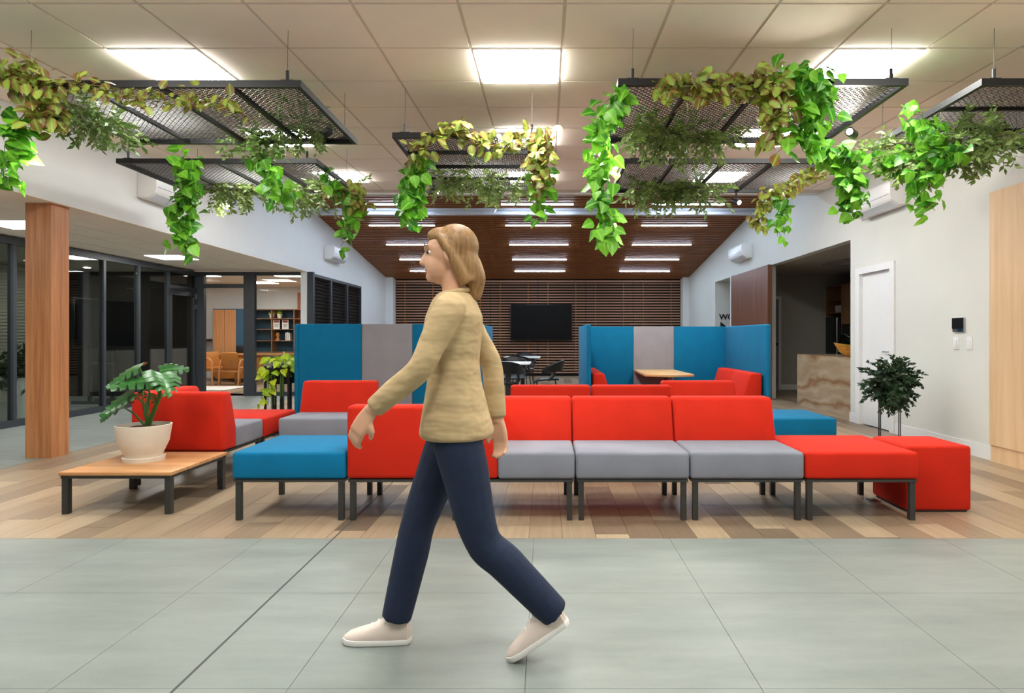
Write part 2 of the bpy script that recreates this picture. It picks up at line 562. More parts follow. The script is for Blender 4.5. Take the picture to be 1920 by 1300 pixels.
for r, yy in enumerate((11.2, 12.6, 13.96, 15.46, 16.87, 18.17)):
    for cx, s in ((-3.16, 'louvred window side'), (-0.165, 'middle column'), (2.83, 'sliding panel side')):
        rn = ('above the tiled ceiling edge', 'before the white beam', 'first behind the white beam', 'second behind the white beam', 'third behind the white beam', 'nearest the blinds')[r]
        t = thing('linear_light', 'slim linear light %s, %s' % (rn, s), 'ceiling light', (cx, yy, wood_z(yy) - 0.012), 0, 'linear lights in the timber ceiling')
        t.rotation_euler = (-math.atan(0.135), 0, 0)
        link('diffuser', lt_diff, link('housing', lt_body, t))
# white steel beam under the timber ceiling
bm_ = thing('steel_beam', 'white steel beam spanning below the timber ceiling', 'beam', (0, 12.95, 3.68))
B(XL, XR, -0.06, 0.06, 0.0, 0.05).build('lower_flange', 'beam_white', bm_)
B(XL, XR, -0.02, 0.02, 0.05, 0.08).build('web', 'beam_white', bm_)
B(XL, XR, -0.06, 0.06, 0.08, 0.125).build('upper_flange', 'beam_white', bm_)
tag(bm_, kind='structure')

# smoke detector
sd = thing('smoke_detector', 'small white round smoke detector on the timber ceiling', 'detector', at(893, 457, 15.46) + Vector((0, 0, -0.01)))
MB().lathe([(0.06, 0.03), (0.06, 0.0), (0.03, -0.03)], 14).build('smoke_detector_body', 'white_plastic', sd, smooth=True)

# side walls
WT = 0.15
def wall(name, boxes, mat, label):
    mb = MB()
    for b in boxes: mb.box(*b)
    return struct(name, mb, mat, label, 'wall')
HW = 4.6
# right wall: door at 7.9..8.67, kitchen opening 8.95..12.27, corridor opening 14.75..16.1
wr = struct('wall_right', MB().box(XR, XR + WT, -3.6, 7.9, 0, HW), 'wall_cream', 'warm white plaster wall with the white door and intercom', 'wall')
for b in [(XR, XR + WT, 7.9, 8.67, 2.05, HW), (XR, XR + WT, 8.67, 8.95, 0, HW), (XR, XR + WT, 8.95, 12.27, 2.56, HW),
          (XR, XR + WT, 12.27, 14.45, 0, HW), (XR, XR + WT, 14.45, 16.1, 2.58, HW), (XR, XR + WT, 16.1, YB, 0, HW)]:
    struct('wall_right', B(*b), 'wall_cream', 'section of the warm white side wall around the openings', 'wall')
# left: soffit wall above the low ceiling, then wall with louvred windows
wl = struct('wall_left', MB().box(XL - 0.3, XL, -3.6, 12.75, 2.51, HW), 'wall_white', 'white bulkhead wall above the low ceiling and louvred windows', 'wall')
for b in [(XL - 0.12, XL, 12.75, YB, 2.5, HW), (XL - 0.12, XL, 16.5, YB, 0, 2.5), (XL - 0.12, XL, 12.75, 13.05, 0, 2.5), (XL - 0.12, XL, 13.05, 16.5, 0, 0.9)]:
    struct('wall_left', B(*b), 'wall_white', 'section of the white wall around the louvred windows', 'wall')
wb = struct('wall_back', MB().box(XL - 0.1, XR + 0.1, YB, YB + 0.15, 0, HW), 'dark_void', 'dark back wall behind the wooden blinds', 'wall')
struct('pilaster', B(XL, XL + 0.22, YB - 0.35, YB, 0, wood_z(YB) + 0.05), 'wall_white', 'white pilaster between blinds and louvred window wall', 'pilaster')
struct('pilaster', B(XR - 0.18, XR, YB - 0.35, YB, 0, wood_z(YB) + 0.05), 'wall_cream', 'white pilaster between blinds and corridor opening', 'pilaster')
struct('wall_front', MB().box(-12.5, 5.0, -3.75, -3.6, 0, HW), 'wall_white', 'plain wall across the walkway behind the viewer', 'wall')
# baseboards
bb = struct('baseboard_right', MB().box(XR - 0.016, XR, 6.1, 7.79, 0, 0.13), 'white_paint', 'white baseboard along the wall with the intercom', 'baseboard')
B(XR - 0.016, XR, 8.78, 8.95, 0, 0.13).build('baseboard_section', 'white_paint', bb)

# timber pillar
struct('column', MB().box(-5.1, -4.85, 6.22, 6.46, 0, 2.515), 'wood_column', 'square timber-clad column under the white bulkhead', 'column')

# low ceiling on the left
lc = struct('ceiling', MB().box(-7.1, XL - 0.3, -3.6, 12.8, 2.53, 2.6), 'panel_grey', 'low tiled ceiling beside the glass partition', 'ceiling')
B(XL - 0.3, XL, -3.6, 12.75, 2.505, 2.512).build('bulkhead_underside', 'ceiling_tile', lc)
low_me = B(0.006, 0.49, 0.006, 0.614, -0.006, 0).mesh('ceiling_tile', 'ceiling_tile')
for i in range(4):
    for j in range(17):
        x0 = -7.08 + i * 0.496; y0 = 2.3 + j * 0.62
        if y0 + 0.62 > 12.85: continue
        if (i in (1,)) and j in (3, 8, 13): continue
        link('ceiling_tile', low_me, lc, (x0, y0, 2.53))
for (j, lab) in ((3, 'over the walkway end of the corridor'), (8, 'beside the timber column'), (13, 'near the office doorway')):
    t = thing('ceiling_light', 'recessed light panel of the low ceiling, %s' % lab, 'ceiling light', (-6.584, 2.3 + j * 0.62, 2.53), 0, 'low ceiling light panels')
    B(0.0, 0.62, 0.0, 0.6, -0.008, 0).build('frame', 'white_paint', t)
    B(0.02, 0.60, 0.02, 0.58, -0.011, -0.0081).build('diffuser', 'panel_light', t)
for (px, py, lab) in ((190, 414, 'just behind the timber column'), (360, 460, 'beside the low light panel'), (470, 488, 'near the office doorway')):
    Y = (2.52 - CAM_H) * FPX / (VPY - py)
    t = thing('downlight', 'small round downlight in the low ceiling %s' % lab, 'downlight', ((px - VPX) * Y / FPX, Y, 2.52), 0, 'low ceiling downlights')
    MB().lathe([(0.06, 0.012), (0.06, 0.0), (0.045, 0.0)], 16).build('rim', 'white_paint', t)
    MB().lathe([(0.04, 0.004), (0.04, -0.002)], 14).build('lamp', 'down_light', t)

# ------------------------------------------------------------------ glass partitions
XG = -7.05
YG = 12.77
HG = 2.5


def glazed_bay_side(y0, y1, label, door=False):
    """a bay of the partition that runs along the corridor (plane x = XG)"""
    t = thing('glass_partition', label, 'partition', (XG, y0, 0), 0, 'glazed bays along the corridor')
    tag(t, kind='structure')
    w = y1 - y0
    B(-0.04, 0.04, 0, 0.055, 0, HG).build('mullion', 'frame_grey', t)
    B(-0.04, 0.04, 0.055, w, HG - 0.09, HG).build('head_rail', 'frame_grey', t)
    if not door:
        B(-0.04, 0.04, 0.055, w, 0, 0.09).build('bottom_rail', 'frame_grey', t)
        B(-0.006, 0.006, 0.055, w, 0.09, HG - 0.09).build('pane', 'glass', t)
    else:
        B(-0.04, 0.04, 0.055, w, 2.1, 2.17).build('transom', 'frame_grey', t)
        B(-0.006, 0.006, 0.055, w, 2.17, HG - 0.09).build('pane', 'glass', t)
        d = B(-0.03, 0.03, 0.06, 0.14, 0.01, 2.09).build('door_leaf', 'frame_grey', t)
        B(-0.03, 0.03, w - 0.09, w - 0.01, 0.01, 2.09).build('door_stile', 'frame_grey', t)
        B(-0.03, 0.03, 0.14, w - 0.09, 0.01, 0.12).build('door_rail', 'frame_grey', t)
        B(-0.03, 0.03, 0.14, w - 0.09, 1.99, 2.09).build('door_rail', 'frame_grey', t)
        B(-0.005, 0.005, 0.14, w - 0.09, 0.12, 1.99).build('pane', 'glass', t)
        for z in (0.25, 1.0, 1.75, 1.95):
            B(0.03, 0.05, w - 0.03, w - 0.005, z, z + 0.09).build('hinge', 'chrome', t)
    return t


bays = [5.0, 5.85, 6.7, 7.53, 8.36, 9.2, 10.07, 10.93, 11.8, 12.77]
bl = ['fixed glazed bay nearest the walkway', 'second fixed glazed bay from the walkway', 'third fixed glazed bay from the walkway',
      'glazed bay with tall planters behind it', 'glazed bay screened by the timber column', 'glazed bay just beyond the timber column',
      'glazed bay in front of the television stand', 'dark glazed bay between television and glazed door', 'glazed door bay with hinges beside the office corner']
for i in range(9):
    glazed_bay_side(bays[i], bays[i + 1], bl[i], door=(i == 8))

# partition that faces the lounge: open doorway and fixed pane
t = thing('office_partition', 'dark framed partition with an open office doorway and a fixed pane', 'partition', (0, YG, 0))
tag(t, kind='structure')
for (a, b) in ((XG - 0.03, -6.88), (-6.08, -5.86), (-4.87, -4.68)):
    B(a, b, 0.0, 0.1, 0, HG).build('post', 'frame_grey', t)
B(-6.88, -6.08, 0.01, 0.09, HG - 0.07, HG).build('head_rail', 'frame_grey', t)
B(-6.88, -6.08, 0.01, 0.09, 2.18, 2.26).build('transom', 'frame_grey', t)
B(-6.88, -6.08, 0.045, 0.055, 2.26, HG - 0.07).build('pane', 'glass_clear', t)
B(-5.86, -4.87, 0.01, 0.09, HG - 0.07, HG).build('head_rail', 'frame_grey', t)
B(-5.86, -4.87, 0.01, 0.09, 0.0, 0.08).build('bottom_rail', 'frame_grey', t)
B(-5.86, -4.87, 0.045, 0.055, 0.08, HG - 0.07).build('pane', 'glass_clear', t)

# louvred windows in the left wall
for k in range(3):
    y0 = 13.05 + k * 1.15; w = 1.15
    t = thing('window_%d' % (k + 1), ['louvred window next to the office partition post', 'middle one of the three louvred windows', 'louvred window furthest from the office partition'][k], 'window', (XL, y0, 0), 0, 'louvred windows')
    tag(t, kind='structure')
    for (a, b) in ((0.0, 0.05), (w - 0.05, w)):
        B(-0.1, 0.012, a, b, 0.9, 2.5).build('window_stile', 'frame_grey', t)
    for (a, b) in ((0.9, 0.96), (2.44, 2.5)):
        B(-0.1, 0.012, 0.05, w - 0.05, a, b).build('window_rail', 'frame_grey', t)
    if k == 0:
        plain('dark_slat', srgb(44, 33, 30), 0.5)
        slm = MB().prism([(-0.055, 0.0), (-0.05, 0.0), (-0.005, 0.035), (-0.01, 0.035)], 'Y', 0.05, w - 0.05).mesh('slat', 'dark_slat')
    for j in range(20):
        z = 0.97 + j * 0.075
        if z < 2.43:
            link('slat', slm, t, (0, 0, z))
    B(-0.09, -0.08, 0.05, w - 0.05, 0.96, 2.44).build('backing', 'dark_void', t)

# meeting room behind the corridor glass
mw = struct('wall_meeting_room', MB().box(-9.9, -9.8, 3.0, 12.75, 0, 2.53), 'blind_grey', 'grey screened wall of the dim meeting room', 'wall')
slat_mb = B(0.0, 0.02, 4.0, 12.7, 0, 0.03).mesh('screen_slat', 'blind_grey')
for j in range(38):
    link('screen_slat', slat_mb, mw, (-9.8, 0, 0.2 + j * 0.06))
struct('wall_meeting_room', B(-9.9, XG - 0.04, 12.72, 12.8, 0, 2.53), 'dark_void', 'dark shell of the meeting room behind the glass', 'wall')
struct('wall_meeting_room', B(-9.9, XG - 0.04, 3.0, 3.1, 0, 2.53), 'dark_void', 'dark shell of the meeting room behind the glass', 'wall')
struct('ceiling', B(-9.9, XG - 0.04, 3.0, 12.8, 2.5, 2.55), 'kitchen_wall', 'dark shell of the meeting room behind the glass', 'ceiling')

for (x, yy, w_) in ((-8.3, 9.0, 'over the tall planters'), (-8.3, 10.6, 'over the television'), (-8.6, 11.9, 'at the far end')):
    t = thing('downlight', 'meeting room downlight ' + w_, 'downlight', (x, yy, 2.5), 0, 'meeting room downlights')
    MB().lathe([(0.07, 0.0), (0.07, -0.01), (0.055, -0.01)], 16).build('rim', 'white_paint', t)
    MB().lathe([(0.05, -0.008), (0.05, -0.014)], 14).build('lamp', 'meeting_lamp', t)

# television on a wheeled stand
t = thing('television', 'large black television on a pole stand behind the glass', 'television', (-7.62, 11.0, 0), math.radians(-4))
cs = B(-0.03, 0.02, -0.7, 0.7, 1.02, 1.83).build('casing', 'black_plastic', t, bevel=0.01)
B(0.0201, 0.024, -0.685, 0.685, 1.035, 1.815).build('screen_face', 'screen', cs)
B(-0.09, -0.03, -0.2, 0.2, 1.2, 1.6).build('mount_plate', 'black_metal', t)
MB().tube([(-0.08, 0.25, 0.1), (-0.08, 0.25, 1.5)], 0.04, 10).build('pole', 'black_metal', t, smooth=True)
MB().tube([(-0.08, -0.25, 0.1), (-0.08, -0.25, 1.5)], 0.04, 10).build('pole', 'black_metal', t, smooth=True)
B(-0.13, 0.0, -0.3, 0.3, 0.72, 0.75).build('shelf', 'black_metal', t)
for s in (-0.25, 0.25):
    B(-0.4, 0.3, s - 0.03, s + 0.03, 0.05, 0.1).build('foot', 'black_metal', t)

# ------------------------------------------------------------------ leaves
def leaf_mesh(name, mat, widths, fold=0.25, droop=0.3, wavy=0.0):
    """unit leaf: length along +Y, tip at y=1"""
    n = len(widths); v = []; f = []
    for i, w in enumerate(widths):
        t = i / (n - 1); z = -droop * t * t
        v += [(-w, t - 0.15 * w, z + fold * w + wavy * math.sin(i * 2.3) * w), (0, t, z), (w, t - 0.15 * w, z + fold * w - wavy * math.sin(i * 2.3) * w)]
    for i in range(n - 1):
        a = 3 * i
        f += [(a, a + 1, a + 4, a + 3), (a + 1, a + 2, a + 5, a + 4)]
    me = bpy.data.meshes.new(name); me.from_pydata(v, [], f)
    me.polygons.foreach_set('use_smooth', [True] * len(me.polygons))
    me.materials.append(MATS[mat]); me.update()
    return me


HEART = [0.10, 0.38, 0.43, 0.36, 0.2, 0.0]
OVAL = [0.03, 0.25, 0.36, 0.36, 0.24, 0.0]
POTHOS = leaf_mesh('leaf', 'leaf_pothos', HEART, 0.2, 0.3, 0.1)
COLEUS = leaf_mesh('leaf', 'leaf_coleus', OVAL, 0.12, 0.2, 0.05)
LIME = leaf_mesh('leaf', 'leaf_lime', HEART, 0.25, 0.35, 0.05)


def frame_to(d, nrm):
    d = d.normalized()
    x = d.cross(nrm)
    if x.length < 1e-4: x = d.cross(Vector((0.3, 0.9, 0.2)))
    x.normalize(); z = x.cross(d)
    return Matrix((x, d, z)).transposed()


def rnd_dir():
    while True:
        v = Vector((random.uniform(-1, 1), random.uniform(-1, 1), random.uniform(-1, 1)))
        if 0.05 < v.length < 1: return v.normalized()


def put_leaf(me, parent, p, d, nrm, size):
    o = bpy.data.objects.new('leaf', me); COL.objects.link(o); o.parent = parent
    R = frame_to(d, nrm).to_4x4()
    o.matrix_basis = Matrix.Translation(p) @ R @ Matrix.Scale(size, 4)
    return o


def along(pts, t):
    """point at share t of a polyline"""
    L = [(pts[i + 1] - pts[i]).length for i in range(len(pts) - 1)]
    s = t * sum(L)
    for i, l in enumerate(L):
        if s <= l or i == len(L) - 1:
            return pts[i].lerp(pts[i + 1], min(1, s / max(l, 1e-6)))
        s -= l


def vine(name, label, group, me, pts, n, spread, size, stem='stem_green', down=0.6, strands=3):
    """leafy garland along a path: stems and one object per leaf"""
    root = thing(name, label, 'plant', tuple(pts[0]), 0, group)
    loc = [p - pts[0] for p in pts]
    for s in range(strands):
        q = []
        for i in range(10):
            p = along(loc, i / 9.0)
            q.append(p + rnd_dir() * spread * (0.5 if i not in (0,) else 0.05))
        MB().tube(q, 0.0025, 4).build('stem', stem, root)
    n = min(298, int(n * (2.1 if me is COLEUS else 1.45)))
    for i in range(n):
        t = (i + random.random()) / n
        p = along(loc, t) + rnd_dir() * spread * (random.random() ** 0.5)
        d = rnd_dir() * 0.9 + Vector((0, -0.15, -down))
        nrm = Vector((random.uniform(-0.6, 0.6), -0.9, 0.6)) + rnd_dir() * 0.45
        put_leaf(me, root, p, d, nrm, size * (1.02 if me is COLEUS else 1.0) * random.uniform(0.7, 1.15))
    return root


def sprays(name, label, group, mat, pts, n, length, leaflet, droop=0.5, spread=0.04, stem='stem_brown', every=0.022, upward=0.0, fat=0.22):
    """fine-leaved garland: thin arching twigs set with small pointed leaflets (too small to pick apart singly)"""
    root = thing(name, label, 'plant', tuple(pts[0]), 0, group)
    loc = [p - pts[0] for p in pts]
    sm = MB(); v = []; f = []
    sm.tube([along(loc, i / 7.0) for i in range(8)], 0.004, 5)
    n = int(n * 2.0); leaflet *= 1.15
    for i in range(n):
        p = along(loc, (i + random.random()) / n) + rnd_dir() * spread
        d = (rnd_dir() + Vector((0, -0.1, -0.35 + upward * 1.2))).normalized()
        L = length * random.uniform(0.6, 1.15); q = []; k = max(4, int(L / every)); dd = d.copy(); pp = p.copy()
        for j in range(k + 1):
            q.append(pp.copy())
            dd = (dd + Vector((0, 0, -droop * every / 0.25))).normalized()
            pp = pp + dd * (L / k)
            if j:
                for sgn in (-1, 1):
                    side = dd.cross(Vector((0, 0, 1)) + rnd_dir() * 0.4)
                    if side.length < 1e-3: continue
                    side = side.normalized() * sgn
                    ld = (side * 0.8 + dd * 0.7 + rnd_dir() * 0.35).normalized()
                    nn = ld.cross(rnd_dir()); nn = nn.normalized() if nn.length > 1e-3 else Vector((0, 0, 1))
                    w = nn * leaflet * fat; l = ld * leaflet * random.uniform(0.8, 1.2)
                    b = len(v); c = pp
                    v += [tuple(c), tuple(c + l * 0.4 + w), tuple(c + l), tuple(c + l * 0.4 - w)]
                    f += [(b, b + 1, b + 2, b + 3)]
        sm.tube(q, 0.0016, 3, cap=False)
    sm.build('stem', stem, root)
    me = bpy.data.meshes.new('foliage'); me.from_pydata(v, [], f); me.materials.append(MATS[mat]); me.update()
    tag(link('foliage', me, root), kind='stuff')
    return root


# two planters behind the corridor glass
for k, (x, yy) in enumerate(((-7.64, 9.25), (-7.92, 9.0))):
    t = thing('tall_planter', ['tall white tapered planter beside the timber column', 'tall white tapered planter further from the timber column'][k], 'planter', (x, yy, 0), 0, 'planters behind the glass')
    MB().lathe([(0.10, 0), (0.12, 0.1), (0.17, 0.6), (0.165, 0.6), (0.15, 0.55)], 20).build('pot', 'pot_white', t, smooth=True)
    sprays('leafy_shrub', ['dark shrub growing in the planter by the timber column', 'dark shrub in the planter further from the timber column'][k], 'shrubs behind the glass', 'leaf_dark',
           [Vector((x, yy, 0.56)), Vector((x, yy, 0.8))], 22, 0.26, 0.09, 0.3, 0.03, 'stem_green', 0.035, 0.7)

# ------------------------------------------------------------------ the office beyond the doorway
ow = struct('wall_office', MB().box(-12.3, XL - 0.12, 18.2, 18.3, 0, 2.9), 'wall_white', 'white far wall of the small office', 'wall')
struct('wall_office', B(-12.3, -12.2, 12.8, 18.2, 0, 2.9), 'wall_white', 'white side wall of the small office', 'wall')
struct('ceiling', B(-12.3, XL - 0.12, 12.88, 18.2, 2.62, 2.7), 'ceiling_tile', 'pale ceiling of the small office', 'ceiling')
for (x, yy, w_) in ((-9.6, 15.2, 'over the wardrobe side'), (-7.9, 14.6, 'over the rug'), (-7.4, 16.6, 'over the desk'), (-6.0, 14.7, 'behind the fixed pane')):
    t = thing('office_light', 'light panel in the office ceiling ' + w_, 'ceiling light', (x, yy, 2.61), 0, 'office ceiling light panels')
    B(-0.31, 0.31, -0.31, 0.31, 0, 0.01).build('frame', 'white_paint', t)
    B(-0.29, 0.29, -0.29, 0.29, -0.004, -0.0001).build('diffuser', 'office_light', t)
# wardrobe with two timber doors
t = thing('wardrobe', 'timber two-door wardrobe with a blue side in the office', 'wardrobe', (-9.3, 17.75, 0))
B(-0.02, 0.95, 0.02, 0.43, 0, 1.98).build('body', 'blue_paint', t)
B(0.0, 0.31, 0.0, 0.02, 0.08, 1.95).build('door', 'wood_cabinet', t)
B(0.32, 0.63, 0.0, 0.02, 0.08, 1.95).build('door', 'wood_cabinet', t)
t = thing('shelf_unit', 'dark blue office shelving with timber boards', 'shelf', (-8.3, 17.78, 0))
B(0.0, 3.2, 0.36, 0.40, 0.75, 1.98).build('back_panel', 'blue_paint', t)
for z in (0.76, 1.08, 1.40, 1.70, 1.96):
    B(0.0, 3.2, 0.0, 0.36, z - 0.01, z + 0.01).build('shelf_board', 'wood_kitchen', t)
for x in (0.0, 0.62, 1.25, 1.85, 2.1, 2.6, 3.2):
    B(x - 0.012, x + 0.012, 0.0, 0.36, 0.75, 1.97).build('divider', 'wood_kitchen', t)
# things on the shelves
for k, x in enumerate((-7.72, -7.5)):
    t = thing('shelf_plant', ['small potted plant next to the divider on the top office shelf', 'small potted plant beside another on the top office shelf'][k], 'plant', (x, 17.9, 1.71), 0, 'potted plants on the office shelf')
    MB().lathe([(0.05, 0), (0.075, 0.13), (0.065, 0.13)], 14).build('pot', 'pot_cream', t, smooth=True)
    for i in range(14):
        put_leaf(LIME, t, Vector((0, 0, 0.13)) + rnd_dir() * 0.03, Vector((random.uniform(-1, 1), random.uniform(-1, 0.3), random.uniform(0.1, 0.9))), Vector((0, -0.5, 1)), random.uniform(0.06, 0.1))
for k, x in enumerate((-7.58, -7.33)):
    t = thing('certificate', ['white framed certificate with red heading, nearer the wardrobe', 'white framed certificate with red heading, nearer the timber door'][k], 'certificate', (x, 17.88, 1.41), 0, 'certificates on the office shelf')
    sh_ = B(-0.09, 0.09, -0.01, 0.01, 0, 0.26).build('sheet', 'paper_white', t)
    B(-0.07, 0.07, -0.012, -0.0101, 0.18, 0.24).build('heading', 'paper_red', sh_)
    for z in (0.06, 0.1, 0.13):
        B(-0.06, 0.06, -0.012, -0.0101, z, z + 0.012).build('text_line', 'steel_dark', sh_)
t = thing('figurine', 'small brown figurine on the middle office shelf', 'figurine', (-7.55, 17.9, 1.09))
MB().lathe([(0.07, 0), (0.05, 0.04), (0.03, 0.1), (0.06, 0.15), (0.05, 0.2), (0.0, 0.24)], 12).build('figure', 'leather_tan', t, smooth=True)
for k, (x, h, m) in enumerate(((-7.28, 0.22, 'paper_white'), (-7.23, 0.24, 'blue_paint'), (-7.19, 0.21, 'paper_white'))):
    t = thing('book', ['white book next to the figurine on the office shelf', 'blue book between two white books on the office shelf', 'thin white book at the end of the shelf row'][k], 'book', (x, 17.88, 1.09), 0, 'books on the office shelf')
    B(-0.018, 0.018, -0.08, 0.08, 0, h).build('cover', m, t)
    B(-0.013, 0.013, -0.082, 0.075, 0.004, h - 0.004).build('pages', 'paper_white', t)
t = thing('poster', 'brown poster with a pale emblem on the office wall', 'poster', (-9.66, 18.15, 0.82))
B(-0.13, 0.13, -0.012, 0.049, 0, 0.42).build('panel', 'poster_brown', t)
MB().lathe([(0.0, -0.013), (0.075, -0.013), (0.075, -0.02), (0.0, -0.02)], 18).build('emblem', 'paper_white', t)
t.children[1].rotation_euler = (math.pi / 2, 0, 0); t.children[1].location = (0, -0.0, 0.26)
B(-0.06, 0.06, -0.016, -0.0121, 0.07, 0.1).build('caption_bar', 'paper_white', t)
t = thing('office_desk', 'long timber desk with tan front in the office', 'desk', (-8.6, 16.9, 0))
B(-1.3, 2.6, -0.35, 0.35, 0.71, 0.75).build('desk_top', 'wood_table', t)
B(-0.05, 1.2, -0.30, -0.27, 0.1, 0.71).build('modesty_panel', 'leather_tan', t)
for x in (-1.2, 2.5):
    B(x - 0.03, x + 0.03, -0.3, 0.3, 0, 0.71).build('leg', 'black_metal', t)


def armchair(label, loc, rz):
    t = thing('timber_armchair', label, 'chair', loc, rz, 'timber armchairs in the office')
    B(-0.27, 0.27, -0.27, 0.25, 0.36, 0.44).build('seat', 'leather_tan', t, bevel=0.02)
    b = MB().prism([(0.2, 0.42), (0.28, 0.42), (0.36, 0.8), (0.3, 0.82)], 'X', -0.25, 0.25).build('backrest', 'leather_tan', t, bevel=0.015)
    for s in (-1, 1):
        MB().tube([(s * 0.31, 0.34, 0.0), (s * 0.31, 0.30, 0.5), (s * 0.31, 0.26, 0.62), (s * 0.31, -0.2, 0.66), (s * 0.31, -0.3, 0.6), (s * 0.31, -0.31, 0.3), (s * 0.31, -0.33, 0.0)], 0.022, 8).build('arm_frame', 'wood_frame', t, smooth=True)
    for yy in (-0.25, 0.25):
        B(-0.31, 0.31, yy - 0.02, yy + 0.02, 0.33, 0.37).build('seat_rail', 'wood_frame', t)
    return t


armchair('timber armchair with tan cushion standing side-on at the desk', (-8.25, 15.9, 0), math.radians(60))
armchair('timber armchair with its tan back towards the doorway', (-7.6, 15.75, 0), math.radians(160))
t = thing('office_chair', 'black swivel chair behind the office desk', 'chair', (-8.35, 17.35, 0))
B(-0.22, 0.22, -0.2, 0.2, 0.42, 0.5).build('seat', 'black_plastic', t, bevel=0.02)
B(-0.2, 0.2, 0.17, 0.22, 0.52, 0.95).build('backrest', 'black_plastic', t, bevel=0.015)
MB().tube([(0, 0, 0.08), (0, 0, 0.42)], 0.03, 8).build('gas_lift', 'black_metal', t)
for k in range(5):
    a = k * 2 * math.pi / 5
    MB().tube([(0, 0, 0.1), (0.26 * math.cos(a), 0.26 * math.sin(a), 0.05)], 0.02, 6).build('base_arm', 'black_metal', t)
t = thing('rug', 'pale rug on the office floor inside the doorway', 'rug', (-8.0, 14.6, 0))
B(-0.9, 0.9, -0.6, 0.6, 0.0, 0.012).build('pile', 'rug_white', t)
B(-0.92, 0.92, -0.62, 0.62, 0.0, 0.008).build('border', 'panel_grey', t)
t = thing('door_3', 'terracotta timber door at the far end of the office', 'door', (-7.05, 18.05, 0))
tag(t, kind='structure')
B(0.0, 1.1, -0.02, 0.1, 0, 2.45).build('door_leaf', 'terracotta', t)
B(0.62, 0.75, -0.03, -0.0201, 0.9, 1.85).build('door_panel', 'wall_cream', t)

# ------------------------------------------------------------------ kitchen and corridor on the right
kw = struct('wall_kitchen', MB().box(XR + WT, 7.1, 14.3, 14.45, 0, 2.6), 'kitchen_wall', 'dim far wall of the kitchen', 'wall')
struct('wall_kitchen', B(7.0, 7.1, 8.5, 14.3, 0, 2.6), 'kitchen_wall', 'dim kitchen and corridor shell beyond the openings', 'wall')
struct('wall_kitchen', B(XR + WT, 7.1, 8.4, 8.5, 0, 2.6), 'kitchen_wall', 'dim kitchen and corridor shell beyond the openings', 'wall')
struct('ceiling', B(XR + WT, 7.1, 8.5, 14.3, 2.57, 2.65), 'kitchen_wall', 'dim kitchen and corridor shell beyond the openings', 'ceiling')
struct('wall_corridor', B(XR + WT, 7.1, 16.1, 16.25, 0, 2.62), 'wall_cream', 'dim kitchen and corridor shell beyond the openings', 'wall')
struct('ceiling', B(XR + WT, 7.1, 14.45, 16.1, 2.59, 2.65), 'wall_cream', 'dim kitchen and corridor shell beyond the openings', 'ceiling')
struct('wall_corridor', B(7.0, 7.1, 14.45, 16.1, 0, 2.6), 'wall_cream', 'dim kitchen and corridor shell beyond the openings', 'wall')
B(XR + WT, 6.2, 14.284, 14.3, 0, 0.12).build('skirting', 'white_paint', kw)
t = thing('door_2', 'dim grey inner door at the back of the kitchen', 'door', (XR + WT + 0.1, 14.3, 0)); tag(t, kind='structure')
B(0.0, 0.75, -0.02, 0.0, 0, 2.1).build('door_frame', 'white_paint', t)
B(0.06, 0.69, -0.035, -0.0201, 0.01, 2.04).build('door_leaf', 'panel_grey', t)
B(0.62, 0.66, -0.06, -0.0351, 1.0, 1.05).build('door_handle', 'black_metal', t)
t = thing('ceiling_cassette', 'square air conditioning cassette in the dim kitchen ceiling', 'air conditioner', (5.7, 11.6, 2.57))
B(-0.45, 0.45, -0.45, 0.45, -0.03, 0).build('cover', 'panel_grey', t, bevel=0.01)
B(-0.25, 0.25, -0.25, 0.25, -0.035, -0.0301).build('grille', 'kitchen_wall', t)
# stone counter
t = thing('stone_counter', 'kitchen counter clad in banded beige onyx stone', 'counter', (4.42, 9.0, 0))
B(0.0, 0.03, 0.0, 2.15, 0, 0.86).build('front_slab', 'onyx', t)
B(0.03, 0.7, 2.12, 2.15, 0, 0.86).build('end_slab', 'onyx', t)
B(0.0, 0.72, 0.0, 2.15, 0.86, 0.89).build('counter_top', 'onyx', t)
B(0.03, 0.65, 0.0, 2.12, 0.05, 0.86).build('base_cabinet', 'wood_kitchen', t)
# boat-shaped bowl and its plant
t = thing('wooden_bowl', 'boat-shaped golden wooden bowl on the stone counter', 'bowl', (4.72, 9.75, 0.89))
prof = [(0.10, 0.0), (0.2, 0.06), (0.29, 0.17), (0.275, 0.17), (0.18, 0.07), (0.0, 0.03)]
o = MB().lathe(prof, 28, sx=1.0, sy=0.55).build('bowl_body', 'wood_bowl', t, smooth=True)
for vtx in o.data.vertices:
    vtx.co.z += 0.5 * vtx.co.x ** 2 * (vtx.co.z / 0.17)
t2 = thing('bowl_plant', 'green long-leaved plant in the wooden bowl', 'plant', (4.85, 9.75, 0.96), 0)
STRAP = leaf_mesh('leaf', 'leaf_monstera', [0.02, 0.1, 0.13, 0.1, 0.05, 0.0], 0.3, 0.5)
for i in range(14):
    put_leaf(STRAP, t2, rnd_dir() * 0.02, Vector((random.uniform(-0.9, 1), random.uniform(-0.7, 0.7), random.uniform(0.2, 1.2))), Vector((0, -0.3, 1)), random.uniform(0.22, 0.36))
